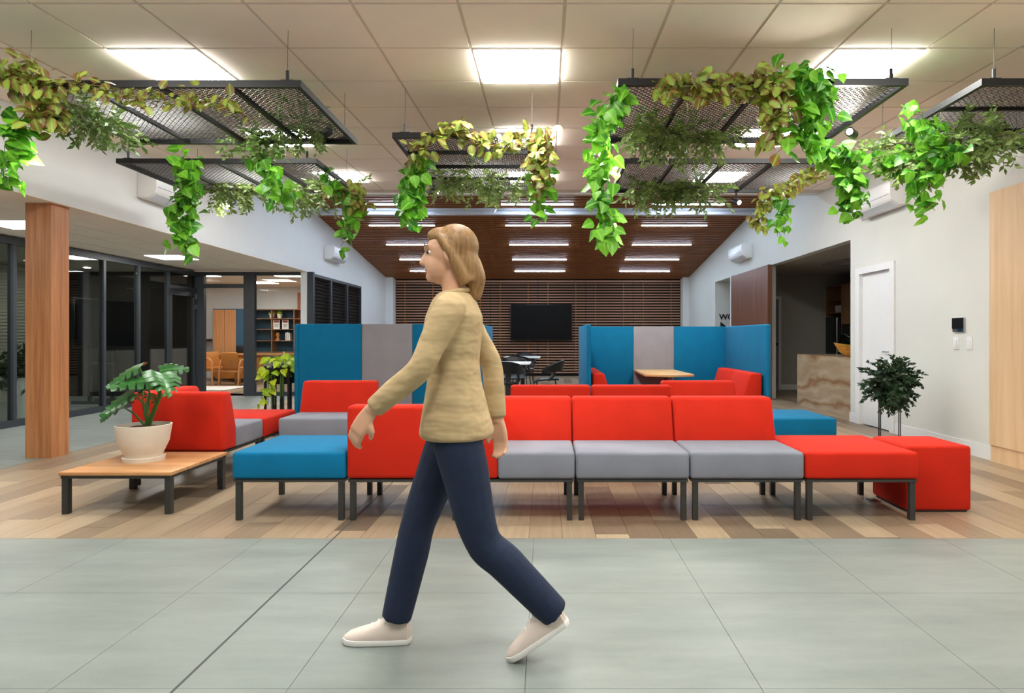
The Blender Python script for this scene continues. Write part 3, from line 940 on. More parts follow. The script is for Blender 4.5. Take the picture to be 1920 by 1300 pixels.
# tall kitchen units along the right-hand kitchen wall
t = thing('tall_kitchen_unit', 'tall timber kitchen unit with open shelves and oven niche', 'cabinet', (6.3, 12.0, 0))
B(0.0, 0.6, 2.22, 2.25, 0, 2.3).build('side_panel', 'wood_kitchen', t)
B(0.0, 0.6, 1.5, 1.53, 0, 2.3).build('side_panel', 'wood_kitchen', t)
B(0.0, 0.6, 0.0, 0.03, 0, 2.3).build('side_panel', 'wood_kitchen', t)
B(0.56, 0.6, 0.0, 2.25, 0, 2.3).build('back_panel', 'dark_void', t)
B(0.0, 0.6, 0.0, 2.25, 2.28, 2.31).build('top_panel', 'wood_kitchen', t)
for z in (1.98, 1.70):
    B(0.0, 0.56, 1.53, 2.22, z, z + 0.02).build('shelf_board', 'wood_kitchen', t)
for a in (0.03, 0.77):
    B(-0.018, 0.0, a, a + 0.72, 1.46, 2.28).build('door', 'wood_kitchen', t)
B(-0.018, 0.0, 0.03, 0.70, 0.1, 1.45).build('door', 'wood_kitchen', t)
B(-0.018, 0.0, 0.77, 1.49, 0.1, 0.8).build('door', 'wood_kitchen', t)
t = thing('oven', 'black built-in oven in the tall kitchen unit', 'oven', (6.29, 12.78, 0.82))
B(0.0, 0.5, 0.0, 0.7, 0, 0.62).build('oven_body', 'black_plastic', t)
od = B(-0.02, -0.001, 0.02, 0.68, 0.02, 0.46).build('oven_door', 'screen', t)
B(-0.012, -0.001, 0.1, 0.13, 0.5, 0.53).build('display', 'oven_display', t)
MB().tube([(-0.04, 0.05, 0.43), (-0.04, 0.65, 0.43)], 0.01, 6).build('handle', 'chrome', od)
t = thing('refrigerator', 'black refrigerator under the open kitchen shelves', 'refrigerator', (6.3, 13.55, 0))
B(0.0, 0.55, 0.0, 0.66, 0.02, 1.62).build('fridge_body', 'black_plastic', t)
ud = B(-0.03, -0.001, 0.0, 0.66, 0.62, 1.62).build('upper_door', 'black_plastic', t, bevel=0.008)
B(-0.03, -0.001, 0.0, 0.66, 0.04, 0.6).build('lower_door', 'black_plastic', t, bevel=0.008)
MB().tube([(-0.06, 0.04, 0.66), (-0.06, 0.04, 1.6)], 0.012, 6).build('handle', 'chrome', ud)
for k in range(5):
    t = thing('cup', 'white cup in the row on the open kitchen shelf', 'cup', (6.45, 13.6 + k * 0.11, 1.721), 0, 'cups on the kitchen shelf')
    MB().lathe([(0.035, 0), (0.045, 0.16), (0.04, 0.16), (0.032, 0.01)], 12).build('cup_body', 'pot_white', t, smooth=True)
    MB().tube([(-0.0, -0.043, 0.12), (0, -0.055, 0.08), (0, -0.04, 0.04)], 0.006, 5).build('cup_handle', 'pot_white', t)
# sliding timber panel
t = thing('sliding_panel', 'brown timber sliding panel beside the kitchen opening', 'panel', (XR - 0.09, 12.05, 0))
w = (14.4 - 12.05) / 8
for k in range(8):
    B(0.0, 0.06, k * w + 0.002, (k + 1) * w - 0.002, 0.01, 2.56).build('board', 'wood_panel', t)
B(-0.01, 0.07, -0.05, 0.0, 0.01, 2.56).build('edge_trim', 'wood_panel', t)
struct('trim_1', MB().box(XR - 0.1, XR, 14.405, 14.45, 0, 2.6), 'white_paint', 'white trim at the corridor end of the timber sliding panel', 'trim')


def flat_text(body, name, label, cat, size, loc, mat, rot):
    cu = bpy.data.curves.new(name, 'FONT'); cu.body = body; cu.size = size; cu.extrude = 0.003; cu.offset = size * 0.022
    tmp = bpy.data.objects.new(name, cu); COL.objects.link(tmp)
    dg = bpy.context.evaluated_depsgraph_get()
    me = bpy.data.meshes.new_from_object(tmp.evaluated_get(dg))
    bpy.data.objects.remove(tmp, do_unlink=True)
    me.materials.clear(); me.materials.append(MATS[mat])
    o = link(name, me, None, loc); o.rotation_euler = rot
    return o


sg = thing('wall_sign', 'black WC lettering and arrow on the corridor wall', 'sign', (4.40, 16.085, 1.2))
o = flat_text('WC', 'lettering', None, None, 0.205, (0, 0, 0), 'black_plastic', (math.pi / 2, 0, 0))
o.parent = sg; o.location = (0.0, 0, 0.43)
MB().prism([(0.03, 0.376), (0.03, -0.1), (0.33, 0.14)], 'Y', -0.003, 0.003).build('arrow', 'black_plastic', sg)

# white door in the right wall
t = thing('door_1', 'white door with a chrome lever in the right wall', 'door', (XR, 7.82, 0)); tag(t, kind='structure')
for (a, b) in ((-0.02, 0.086), (0.844, 0.95)):
    B(-0.022, 0.05, a, b, 0, 2.13).build('door_casing', 'white_paint', t)
B(-0.022, 0.05, 0.086, 0.844, 2.043, 2.13).build('door_casing', 'white_paint', t)
dl = B(0.03, 0.07, 0.0868, 0.8432, 0.008, 2.0422).build('door_leaf', 'white_paint', t)
MB().tube([(0.05, 0.16, 1.0), (0.0, 0.16, 1.0), (0.0, 0.28, 1.0)], 0.01, 8).build('door_handle', 'chrome', dl, smooth=True)
MB().tube([(0.05, 0.16, 0.93), (0.035, 0.16, 0.93)], 0.014, 10).build('lock', 'chrome', dl)

# timber closet front at the near end of the right wall
t = thing('timber_closet', 'pale timber closet front next to the intercom wall', 'closet', (XR - 0.032, 3.2, 0))
for k in range(3):
    B(-0.02, 0.0, k * 0.96 + 0.003, (k + 1) * 0.96 - 0.003, 0.16, 2.57).build('door', 'wood_pale', t)
B(0.0, 0.02, 0, 2.88, 0.0, 2.57).build('carcass', 'wood_pale', t)
B(-0.005, 0.0, 0, 2.88, 0.0, 0.155).build('plinth', 'wood_pale', t)

# intercom and switches
t = thing('intercom', 'black intercom screen on the warm white wall', 'intercom', (XR, 6.59, 1.24))
hs = B(-0.02, 0.0, -0.09, 0.09, 0, 0.15).build('housing', 'chrome', t, bevel=0.004)
B(-0.026, -0.0201, -0.088, 0.088, 0.035, 0.148).build('screen_face', 'screen', hs)
for k, yy in enumerate((6.64, 6.43)):
    t = thing('light_switch', ['white wall switch directly below the intercom', 'white wall switch beside the pale timber closet'][k], 'switch', (XR, yy, 1.06), 0, 'wall switches')
    pl_ = B(-0.01, 0.0, -0.04, 0.04, 0, 0.13).build('plate', 'white_plastic', t, bevel=0.003)
    B(-0.015, -0.0101, -0.02, 0.02, 0.035, 0.095).build('rocker', 'white_plastic', pl_)

# ------------------------------------------------------------------ back wall: blinds and television
NB = 6
bw = (XR - 0.18 - (XL + 0.22)) / NB
slm = MB().prism([(-0.026, -0.017), (-0.022, -0.021), (0.026, 0.017), (0.022, 0.021)], 'X', 0.006, bw - 0.006).mesh('slat', 'wood_slat')
ztop = wood_z(YB) - 0.02
nm = ['at the louvred window end', 'second from the louvred window end', 'just short of the wall television', 'behind the wall television', 'second from the corridor end', 'at the corridor end']
for k in range(NB):
    t = thing('wooden_blind', 'brown wooden slat blind %s of the back wall' % nm[k], 'blind', (XL + 0.22 + k * bw, YB - 0.06, 0), 0, 'wooden blinds on the back wall')
    B(0.004, bw - 0.004, -0.03, 0.03, ztop - 0.05, ztop).build('head_rail', 'wood_slat', t)
    j = 0
    while ztop - 0.1 - j * 0.082 > 0.06:
        link('slat', slm, t, (0, 0, ztop - 0.1 - j * 0.082)); j += 1
    for x in (0.3, bw - 0.3):
        B(x - 0.008, x + 0.008, -0.034, -0.03, 0.1, ztop).build('cord', 'leather_tan', t)
t = thing('wall_television', 'black television hanging in front of the wooden blinds', 'television', (-0.13, YB - 0.16, 1.09))
cs = B(-0.93, 0.93, -0.04, 0.03, 0, 1.08).build('casing', 'black_plastic', t, bevel=0.01)
B(-0.915, 0.915, -0.044, -0.0401, 0.02, 1.065).build('screen_face', 'screen', cs)
B(-0.3, 0.3, 0.03, 0.08, 0.3, 0.8).build('wall_bracket', 'black_metal', t)


# ------------------------------------------------------------------ wall air conditioners
def air_con(label, x, y, z, s, loop=False):
    """split unit on a side wall; s = +1 faces +X"""
    t = thing('air_conditioner', label, 'air conditioner', (x, y, z), 0, 'wall air conditioners')
    p = [(0.0, 0.0), (s * 0.12, 0.0), (s * 0.21, 0.06), (s * 0.23, 0.11), (s * 0.23, 0.27), (s * 0.21, 0.3), (0.0, 0.3)]
    hs = MB().prism(p, 'Y', 0.0, 0.95).build('housing', 'white_plastic', t, bevel=0.012)
    q = [(s * 0.11, -0.004), (s * 0.125, -0.008), (s * 0.205, 0.047), (s * 0.2, 0.055)]
    MB().prism(q, 'Y', 0.06, 0.89).build('louvre', 'beam_white', hs)
    B(*sorted((s * 0.231, s * 0.234)), 0.03, 0.92, 0.125, 0.13).build('seam', 'panel_grey', hs)
    if loop:
        MB().tube([(s * 0.02, 1.0, 0.2), (s * 0.03, 1.06, 0.1), (s * 0.03, 1.05, 0.0), (s * 0.02, 0.98, 0.05)], 0.012, 6).build('pipe', 'white_plastic', t, smooth=True)
    return t


air_con('white air conditioner above the louvred windows', XL, 13.75, 2.88, 1)
air_con('white air conditioner above the timber sliding panel', XR, 13.2, 2.84, -1, True)
air_con('white air conditioner on the bulkhead beyond the timber column', XL, 7.45, 2.83, 1)
air_con('white air conditioner above the white door', XR, 7.5, 2.76, -1, True)

# ------------------------------------------------------------------ modular lounge seating
MW = 0.741
H2 = MW / 2 - 0.003
SEAT_Z = 0.445
LEG = B(-0.017, 0.017, -0.017, 0.017, 0, 0.25).mesh('leg', 'steel_dark')
FRAME = B(-H2 + 0.01, H2 - 0.01, -H2 + 0.01, H2 - 0.01, 0.25, 0.268).mesh('frame', 'steel_dark')
SEATS = {}
BACK_PROF = [(H2, 0.272), (H2 - 0.24, 0.272), (H2 - 0.235, 0.45), (H2 - 0.145, 0.745), (H2, 0.745)]


def seat_mesh(x0, x1, y0, y1, mat):
    k = (round(x0, 3), round(x1, 3), round(y0, 3), round(y1, 3), mat)
    if k not in SEATS:
        SEATS[k] = B(x0, x1, y0, y1, 0.270, SEAT_Z).mesh('seat', mat, bevel=0.022, seg=3)
    return SEATS[k]


BACKS = {}


def back_mesh(a, b, mat='red'):
    k = (round(a, 3), round(b, 3))
    if k not in BACKS:
        BACKS[k] = MB().prism(BACK_PROF, 'X', a, b).mesh('backrest', mat, bevel=0.026, seg=3)
    return BACKS[k]


def module(name, label, cx, cy, rz, seat, back=True, corner=False, group='modular lounge seats'):
    """lounge module centred at cx, cy; with rz = 0 it faces the camera (backrest at +Y); corner adds a backrest at -X"""
    t = thing(name, label, 'ottoman' if not back else 'sofa', (cx, cy, 0), rz, group)
    for sx in (-1, 1):
        for sy in (-1, 1):
            link('leg', LEG, t, (sx * (H2 - 0.035), sy * (H2 - 0.035), 0))
    link('frame', FRAME, t)
    x0 = -H2 + (0.236 if corner else 0.0)
    y1 = H2 - (0.236 if back else 0.0)
    link('seat', seat_mesh(x0, H2, -H2, y1, seat), t)
    if back:
        link('backrest', back_mesh(-H2 if not corner else -H2 + 0.12, H2), t)
    if corner:
        o = link('side_backrest', back_mesh(-H2, H2), t); o.rotation_euler = (0, 0, math.pi / 2)
    return t


PI = math.pi
X0 = -2.03; YF = 4.09 + MW / 2
fx = [X0 + MW * (i + 0.5) for i in range(6)]
G1 = 'modules of the front seating row'
module('ottoman', 'blue ottoman beside the low timber table', fx[0], YF, 0, 'blue', back=False, group=G1)
module('lounge_seat', 'seat with its red back to the walkway beside the blue ottoman', fx[1], YF, PI, 'seat_grey', group=G1)
module('corner_seat', 'corner seat with red backs on two sides, facing the walkway', fx[2], YF, 0, 'seat_grey', corner=True, group=G1)
module('lounge_seat', 'grey seat with red back in the front row, next to the corner seat', fx[3], YF, 0, 'seat_grey', group=G1)
module('lounge_seat', 'grey seat with red back in the front row, next to the red ottoman', fx[4], YF, 0, 'seat_grey', group=G1)
module('ottoman', 'red ottoman on steel legs beside the red cube pouf', fx[5], YF, 0, 'red', back=False, group=G1)
t = thing('cube_pouf', 'legless red cube pouf standing on the timber floor', 'pouf', (2.665, 4.525, 0))
B(-0.22, 0.22, -0.23, 0.23, 0.012, 0.45).build('cushion', 'red', t, bevel=0.02, seg=3)
B(-0.20, 0.20, -0.21, 0.21, 0.0, 0.012).build('base', 'black_plastic', t)
t = thing('floor_socket', 'small metal floor socket by the red cube pouf', 'socket', (2.37, 4.62, 0))
B(-0.05, 0.05, -0.05, 0.05, 0.0, 0.004).build('plate', 'chrome', t)
B(-0.03, 0.03, -0.03, 0.03, 0.004, 0.008).build('lid', 'steel_dark', t)
# left return
G2 = 'modules of the rear seating row'
YR = 5.8 + MW / 2
module('corner_seat', 'corner seat with its red back to the low timber table', -2.945, 5.06 + MW / 2, PI / 2, 'seat_grey', corner=True, group=G2)
module('ottoman', 'red ottoman between corner seat and pothos stand', -2.945, YR + 0.01, 0, 'red', back=False, group=G2)
module('lounge_seat', 'grey seat with red back in front of the blue and grey booth wall', -2.08, YR, 0, 'seat_grey', group=G2)
module('lounge_seat', 'rear row seat with red back nearest the black cafe chairs', 0.045, YR, PI, 'seat_grey', group=G2)
module('lounge_seat', 'rear row seat with red back in front of the booth opening', 0.79, YR, PI, 'seat_grey', group=G2)
module('lounge_seat', 'rear row seat with red back next to the rear blue ottoman', 1.545, YR, 0, 'seat_grey', group=G2)
module('ottoman', 'blue ottoman at the kitchen end of the rear row', 2.30, YR, 0, 'blue', back=False, group=G2)

# low timber table
t = thing('low_table', 'low timber table on dark steel legs with a potted monstera', 'table', (-2.88, 4.62, 0))
B(-0.378, 0.378, -0.38, 0.38, 0.262, 0.285).build('table_top', 'wood_table', t, bevel=0.003)
B(-0.368, 0.368, -0.37, 0.37, 0.24, 0.2615).build('frame', 'steel_dark', t)
for sx in (-1, 1):
    for sy in (-1, 1):
        B(-0.02, 0.02, -0.02, 0.02, 0, 0.24).build('leg', 'steel_dark', t, loc=(sx * 0.345, sy * 0.345, 0))

# monstera in its pot
PP = Vector((-2.95, 4.66, 0.285))
t = thing('plant_pot', 'cream round pot with saucer on the low timber table', 'pot', tuple(PP))
MB().lathe([(0.135, 0.0), (0.14, 0.03), (0.125, 0.03)], 28).build('saucer', 'pot_cream', t, smooth=True)
MB().lathe([(0.115, 0.03), (0.135, 0.07), (0.165, 0.14), (0.183, 0.262), (0.172, 0.264), (0.165, 0.22)], 32).build('pot_body', 'pot_cream', t, smooth=True)
MB().lathe([(0.166, 0.215), (0.14, 0.235), (0.08, 0.25), (0.0, 0.255)], 24).build('soil', 'soil', t, smooth=True)
t = thing('monstera', 'monstera with large split leaves growing in the cream pot', 'plant', tuple(PP + Vector((0.02, 0, 0.24))))


def monstera_leaf():
    v = []; f = []
    n = 6
    for s in (-1, 1):
        for i in range(n):
            t0 = i / n; t1 = (i + 0.78) / n
            w = (0.52, 0.58, 0.54, 0.44, 0.32, 0.16)[i]
            b = len(v)
            y0, y1 = t0 - 0.12 * (1 - t0), t1 - 0.12 * (1 - t1)
            zc0, zc1 = -0.35 * t0 ** 2, -0.35 * ((i + 1) / n) ** 2
            sw = 0.16 * (1 - t0) - 0.02
            v += [(0, t0, zc0), (s * w * 0.55, y0 + 0.04, zc0 + 0.06), (s * w, y0 + 0.08 - sw * 0.3, zc0 - 0.04),
                  (s * w * 0.95, y1 + 0.03, zc0 - 0.08), (s * w * 0.5, y1 + 0.08, zc0 + 0.05), (0, (i + 1) / n, zc1)]
            f += [(b, b + 1, b + 4, b + 5), (b + 1, b + 2, b + 3, b + 4)]
    me = bpy.data.meshes.new('leaf'); me.from_pydata(v, [], f)
    me.polygons.foreach_set('use_smooth', [True] * len(me.polygons)); me.materials.append(MATS['leaf_monstera']); me.update()
    return me


MON = monstera_leaf()
base = PP + Vector((0.02, 0, 0.24))
for (bx, by, tx, ty, dy, nx, nz, sz) in [
        (262, 690, 205, 708, -0.05, -0.15, 1.0, 0.27), (296, 715, 250, 712, -0.10, -0.2, 0.9, 0.30), (300, 696, 342, 685, 0.05, 0.4, 0.8, 0.20),
        (302, 700, 316, 722, -0.12, 0.6, 0.7, 0.25), (250, 738, 196, 760, -0.08, -0.2, 0.9, 0.27), (232, 764, 178, 778, 0.04, -0.1, 1.0, 0.23), (268, 735, 240, 742, 0.1, 0.0, 1.0, 0.18), (278, 738, 290, 745, 0.12, 0.2, 1.0, 0.16)]:
    p0 = at(bx, by, 4.66 + dy) - base; p1 = at(tx, ty, 4.66 + dy * 1.8) - base
    q = [Vector((0.01 * random.uniform(-2, 2), 0.01, -0.0)), p0 * 0.5 + Vector((0.05 * (1 if p0.x > -0.05 else -0.2), 0, 0.03)), p0]
    MB().tube([q[0], q[0].lerp(q[1], 0.5), q[1], q[1].lerp(p0, 0.5), p0], [0.011, 0.009, 0.007, 0.006, 0.005], 6).build('stalk', 'stem_green', t, smooth=True)
    put_leaf(MON, t, p0, (p1 - p0), Vector((nx, -0.35, nz)), sz * 0.9)

# ------------------------------------------------------------------ booths
def booth(name, label, x0, yf, opening):
    """high-walled booth 2.12 x 1.83; opening towards the camera (-1) or away (+1)"""
    t = thing(name, label, 'booth', (x0, yf, 0), 0, 'high-walled booths')
    W, D, H, T = 2.12, 1.83, 1.345, 0.055
    ya, yb = (D - T, D) if opening < 0 else (0, T)
    for (a, b, m) in ((0.0, 0.757, 'blue'), (0.757, 1.363, 'panel_grey'), (1.363, W, 'blue')):
        B(a + 0.001, b - 0.001, ya, yb, 0.02, H).build('back_panel', m, t, bevel=0.008)
    for a in (-T, W):
        yy = (0.0, D)
        B(a, a + T, yy[0], yy[1], 0.02, H).build('side_panel', 'blue', t, bevel=0.02, seg=3)
    return t


booth('meeting_booth', 'blue and grey booth with its closed side towards the lounge', -2.96, 7.6, 1)
booth('meeting_booth', 'blue and grey booth open to the lounge with a timber table inside', 0.55, 7.67, -1)
t = thing('booth_table', 'rounded timber table fixed to the grey booth panel', 'table', (1.61, 9.44, 0))
mb = MB()
pr = [(-0.3, 0.0), (0.3, 0.0), (0.32, -1.2)] + [(0.32 - 0.64 * (k / 8.0), -1.2 - 0.14 * math.sin(math.pi * k / 8.0)) for k in range(1, 8)] + [(-0.32, -1.2)]
mb.prism(pr, 'Z', 0.675, 0.705).build('table_top', 'wood_booth_table', t, bevel=0.004)
MB().tube([(0, -0.95, 0), (0, -0.95, 0.675)], 0.03, 10).build('table_leg', 'steel_dark', t)
MB().lathe([(0.2, 0), (0.2, 0.012), (0.04, 0.02)], 20, (0, -0.95, 0)).build('foot_plate', 'steel_dark', t)
for k, (cx, rz, nm_) in enumerate(((2.28, -PI / 2, 'along the kitchen-side booth wall'), (0.94, PI / 2, 'along the television-side booth wall'))):
    for j in range(2):
        module('booth_bench', 'red booth bench %s, %s' % (nm_, 'at the booth opening' if j == 0 else 'next to the booth table wall'), cx, 7.75 + MW * (0.5 + j), rz, 'red', group='seats inside the open booth')

# ------------------------------------------------------------------ cafe tables and chairs
def cafe_table(label, x, y):
    t = thing('cafe_table', label, 'table', (x, y, 0), 0, 'white cafe tables')
    B(-0.4, 0.4, -0.4, 0.4, 0.715, 0.745).build('table_top', 'table_white', t, bevel=0.008)
    MB().tube([(0, 0, 0.02), (0, 0, 0.715)], 0.05, 12).build('pedestal', 'steel_dark', t, smooth=True)
    B(-0.25, 0.25, -0.25, 0.25, 0, 0.02).build('base_plate', 'steel_dark', t, bevel=0.005)


def chair_parts():
    # seat pan
    seat = MB(); n = 10
    rows = []
    for j in range(7):
        yy = -0.21 + 0.42 * j / 6
        for i in range(n + 1):
            xx = (-0.23 + 0.46 * i / n) * (0.9 + 0.1 * math.sin(math.pi * j / 6))
            rows.append((xx, yy, 0.44 + 0.25 * xx * xx + 0.02 * (j / 6.0) - (0.03 if j == 0 else 0)))
    f = [(j * (n + 1) + i, j * (n + 1) + i + 1, (j + 1) * (n + 1) + i + 1, (j + 1) * (n + 1) + i) for j in range(6) for i in range(n)]
    k = len(rows)
    low = [(p[0], p[1], p[2] - 0.025) for p in rows]
    seat.add(rows + low, f + [tuple(k + q for q in reversed(ff)) for ff in f]
             + [(i, i + 1, k + i + 1, k + i) for i in range(n)] + [(6 * (n + 1) + i, 6 * (n + 1) + i + 1, k + 6 * (n + 1) + i + 1, k + 6 * (n + 1) + i) for i in range(n)]
             + [(j * (n + 1), (j + 1) * (n + 1), k + (j + 1) * (n + 1), k + j * (n + 1)) for j in range(6)] + [(j * (n + 1) + n, (j + 1) * (n + 1) + n, k + (j + 1) * (n + 1) + n, k + j * (n + 1) + n) for j in range(6)])
    # curved back band with arms sweeping forward and down
    band = MB(); v = []; m = 18
    for i in range(m + 1):
        a = math.radians(-115 + 230 * i / m)
        c = math.cos(a)
        x, yy = 0.245 * math.sin(a), 0.02 + 0.235 * c
        u = max(0.0, (c + 0.42) / 1.42)
        zt = 0.60 + 0.20 * u ** 0.8; zb = 0.56 + 0.04 * u
        lean = 0.05 * u
        for (dz, dr) in ((zb, 0.0), (zt, lean), (zt, lean + 0.02), (zb, 0.02)):
            s = (0.245 + dr) / 0.245
            v.append((x * s, (yy - 0.02) * s + 0.02, dz))
    fb = []
    for i in range(m):
        for q in range(4):
            fb.append((i * 4 + q, i * 4 + (q + 1) % 4, (i + 1) * 4 + (q + 1) % 4, (i + 1) * 4 + q))
    fb += [(3, 2, 1, 0), (m * 4, m * 4 + 1, m * 4 + 2, m * 4 + 3)]
    band.add(v, fb)
    st = MB()
    for s in (-1, 1):
        st.tube([(s * 0.2, 0.17, 0.58), (s * 0.23, 0.1, 0.5), (s * 0.18, 0.02, 0.43)], 0.022, 6)
    return seat, band


_s, _b = chair_parts()
CH = thing('cafe_chair', 'black plastic shell chair with its back to the red sofas', 'chair', (-0.66, 10.35, 0), PI + 0.05, 'black cafe chairs')
_s.build('seat', 'black_plastic', CH, smooth=True)
_b.build('backrest', 'black_plastic', CH, smooth=True)
for s in (-1, 1):
    MB().tube([(s * 0.215, 0.14, 0.58), (s * 0.235, 0.1, 0.5), (s * 0.2, 0.03, 0.44)], 0.022, 6).build('back_support', 'black_plastic', CH, smooth=True)
    for (a, b) in ((-0.17, -0.2), (0.15, 0.22)):
        MB().tube([(s * 0.17, a, 0.43), (s * 0.22, b, 0.0)], 0.011, 6).build('leg', 'black_metal', CH, smooth=True)
for (x, y, rz, lab) in ((0.02, 11.1, -PI / 2, 'black shell chair standing side-on at the near white table'), (-0.62, 12.15, 0.12, 'black shell chair between the two white tables'),
                        (-0.55, 13.4, PI - 0.2, 'black shell chair at the lounge side of the far white table'), (-0.5, 15.4, 0.1, 'black shell chair behind the far white table')):
    c = copy_tree(CH); c.location = (x, y, 0); c.rotation_euler = (0, 0, rz); c['label'] = lab
# local +Y of the chair is its back: turn so the first one shows its back
CH.rotation_euler = (0, 0, PI)
cafe_table('white square cafe table nearer the lounge', -0.66, 11.2)
cafe_table('white square cafe table nearer the wooden blinds', -0.52, 14.4)

# ------------------------------------------------------------------ plant stands
t = thing('wire_plant_stand', 'thin black wire plant stand holding a dark bowl by the wall', 'plant stand', (3.74, 6.9, 0))
for (r, z) in ((0.135, 0.03), (0.135, 0.55)):
    ring = [(r * math.cos(a * PI / 12), r * math.sin(a * PI / 12), z) for a in range(25)]
    MB().tube(ring, 0.005, 5).build('ring', 'black_metal', t)
for k in range(4):
    a = PI / 4 + k * PI / 2 - 0.5
    for d in (-0.08, 0.08):
        MB().tube([(0.135 * math.cos(a + d), 0.135 * math.sin(a + d), 0.0), (0.135 * math.cos(a + d), 0.135 * math.sin(a + d), 0.56)], 0.005, 5).build('leg', 'black_metal', t)
MB().lathe([(0.09, 0.53), (0.12, 0.6), (0.125, 0.66), (0.11, 0.66), (0.1, 0.62)], 20).build('bowl', 'black_plastic', t, smooth=True)
sprays('bushy_plant', 'dark green small-leaved bush in the wire plant stand', None, 'leaf_dark', [Vector((3.74, 6.9, 0.64)), Vector((3.74, 6.88, 0.72))], 70, 0.26, 0.045, 0.9, 0.07, 'stem_brown', 0.022, 0.45, fat=0.36)

t = thing('planter_stand', 'black slender planter stand beside the closed booth', 'planter stand', (-3.22, 7.75, 0))
for x in (-0.14, -0.045, 0.05, 0.14):
    for y in (-0.14, 0.14):
        B(x - 0.012, x + 0.012, y - 0.012, y + 0.012, 0, 0.84).build('post', 'black_metal', t)
for z in (0.05, 0.80):
    B(-0.15, 0.15, -0.15, 0.15, z, z + 0.02).build('tray', 'black_metal', t)
B(-0.11, 0.11, -0.11, 0.11, 0.62, 0.8).build('planter_box', 'black_metal', t)
lp = thing('golden_pothos', 'yellow-green pothos trailing from the black planter stand', 'plant', (-3.22, 7.75, 0.82))
for i in range(85):
    a = random.uniform(0, 2 * PI); r = 0.19 * random.random() ** 0.5
    p = Vector((r * math.cos(a), r * math.sin(a), random.uniform(-0.06, 0.18) - r * 0.3))
    if i > 60:
        p = Vector((random.uniform(-0.2, -0.02), -0.17, random.uniform(-0.55, 0.0)))
    put_leaf(LIME, lp, p, Vector((math.cos(a), math.sin(a) - 0.3, -0.5)) + rnd_dir() * 0.4, Vector((0, -0.8, 0.7)) + rnd_dir() * 0.5, random.uniform(0.07, 0.12))
for k in range(6):
    x = random.uniform(-0.18, 0.1)
    MB().tube([(0, 0, 0.0), (x * 0.7, -0.1, 0.06), (x, -0.17, -0.1), (x, -0.18, -0.3 - 0.2 * random.random())], 0.004, 4).build('stem', 'stem_green', lp)

# ------------------------------------------------------------------ hanging mesh panels
PZ = 2.845


def mesh_sheet(W, D):
    px, hy, w, h = 0.022, 0.025, 0.0028, 0.006
    v = []; f = []
    n = int(W / px); m = int(D / hy)
    for i in range(n):
        xc = (i + 0.5) * W / n; s = 1 if i % 2 else -1
        b = len(v)
        for j in range(m + 1):
            x = xc + s * (1 if j % 2 else -1) * px * 0.45; y = j * D / m
            v += [(x - w, y, 0), (x + w, y, 0), (x, y, h)]
        for j in range(m):
            a = b + 3 * j; c = a + 3
            f += [(a, a + 1, c + 1, c), (a + 1, a + 2, c + 2, c + 1), (a + 2, a, c, c + 2)]
    me = bpy.data.meshes.new('mesh_sheet'); me.from_pydata(v, [], f); me.materials.append(MATS['black_metal']); me.update()
    return me


SHEETS = {}


def mesh_panel(label, x0, y0, W, D, bars):
    t = thing('hanging_mesh_panel', label, 'hanging panel', (x0, y0, PZ), 0, 'mesh panels hanging from the ceiling')
    e = 0.032
    B(0, W, 0, e, 0, 0.045).build('frame_bar', 'black_metal', t); B(0, W, D - e, D, 0, 0.045).build('frame_bar', 'black_metal', t)
    B(0, e, e, D - e, 0, 0.045).build('frame_bar', 'black_metal', t); B(W - e, W, e, D - e, 0, 0.045).build('frame_bar', 'black_metal', t)
    k = 4 if max(W, D) > 1.6 else 3
    for i in range(1, k):
        if bars == 'Y':
            B(W * i / k - 0.014, W * i / k + 0.014, e, D - e, 0.0, 0.03).build('cross_bar', 'black_metal', t)
        else:
            B(e, W - e, D * i / k - 0.014, D * i / k + 0.014, 0.0, 0.03).build('cross_bar', 'black_metal', t)
    key = (round(W, 3), round(D, 3))
    if key not in SHEETS: SHEETS[key] = mesh_sheet(W - 2 * e, D - 2 * e)
    tag(link('mesh_sheet', SHEETS[key], t, (e, e, 0.032)), kind='stuff')
    for (x, y) in ((0.1, 0.03), (W - 0.1, 0.03), (0.1, D - 0.03), (W - 0.1, D - 0.03)):
        zc = ceil_z(y0 + y) - PZ - 0.004
        bk = B(x - 0.04, x + 0.04, y - 0.015, y + 0.015, 0.045, 0.055).build('bracket', 'black_metal', t)
        MB().tube([(x, y, 0.05), (x, y, 0.12)], 0.011, 6).build('turnbuckle', 'black_metal', bk)
        MB().tube([(x, y, 0.12), (x + 0.004, y, zc)], 0.0016, 4).build('hanging_wire', 'steel_dark', bk)
    return t


PANELS = {
    'A': (-3.53, 4.2, 1.91, 1.26, 'Y'), 'B': (-4.09, 6.04, 1.91, 1.26, 'Y'), 'C': (-1.275, 5.27, 1.26, 1.91, 'X'),
    'D': (0.476, 4.17, 1.91, 1.26, 'Y'), 'E': (0.75, 6.04, 1.91, 1.26, 'Y'), 'F': (2.866, 4.17, 1.38, 1.45, 'X')}
PL = {'A': 'black mesh panel hanging in front of the bulkhead air conditioner', 'B': 'black mesh panel hanging close to the bulkhead wall', 'C': 'black mesh panel hanging above the walking person',
      'D': 'large black mesh panel hanging above the red ottoman', 'E': 'black mesh panel hanging above the open booth', 'F': 'black mesh panel hanging above the pale timber closet'}
for k_, (a, b, c, d, e) in PANELS.items():
    mesh_panel(PL[k_], a, b, c, d, e)


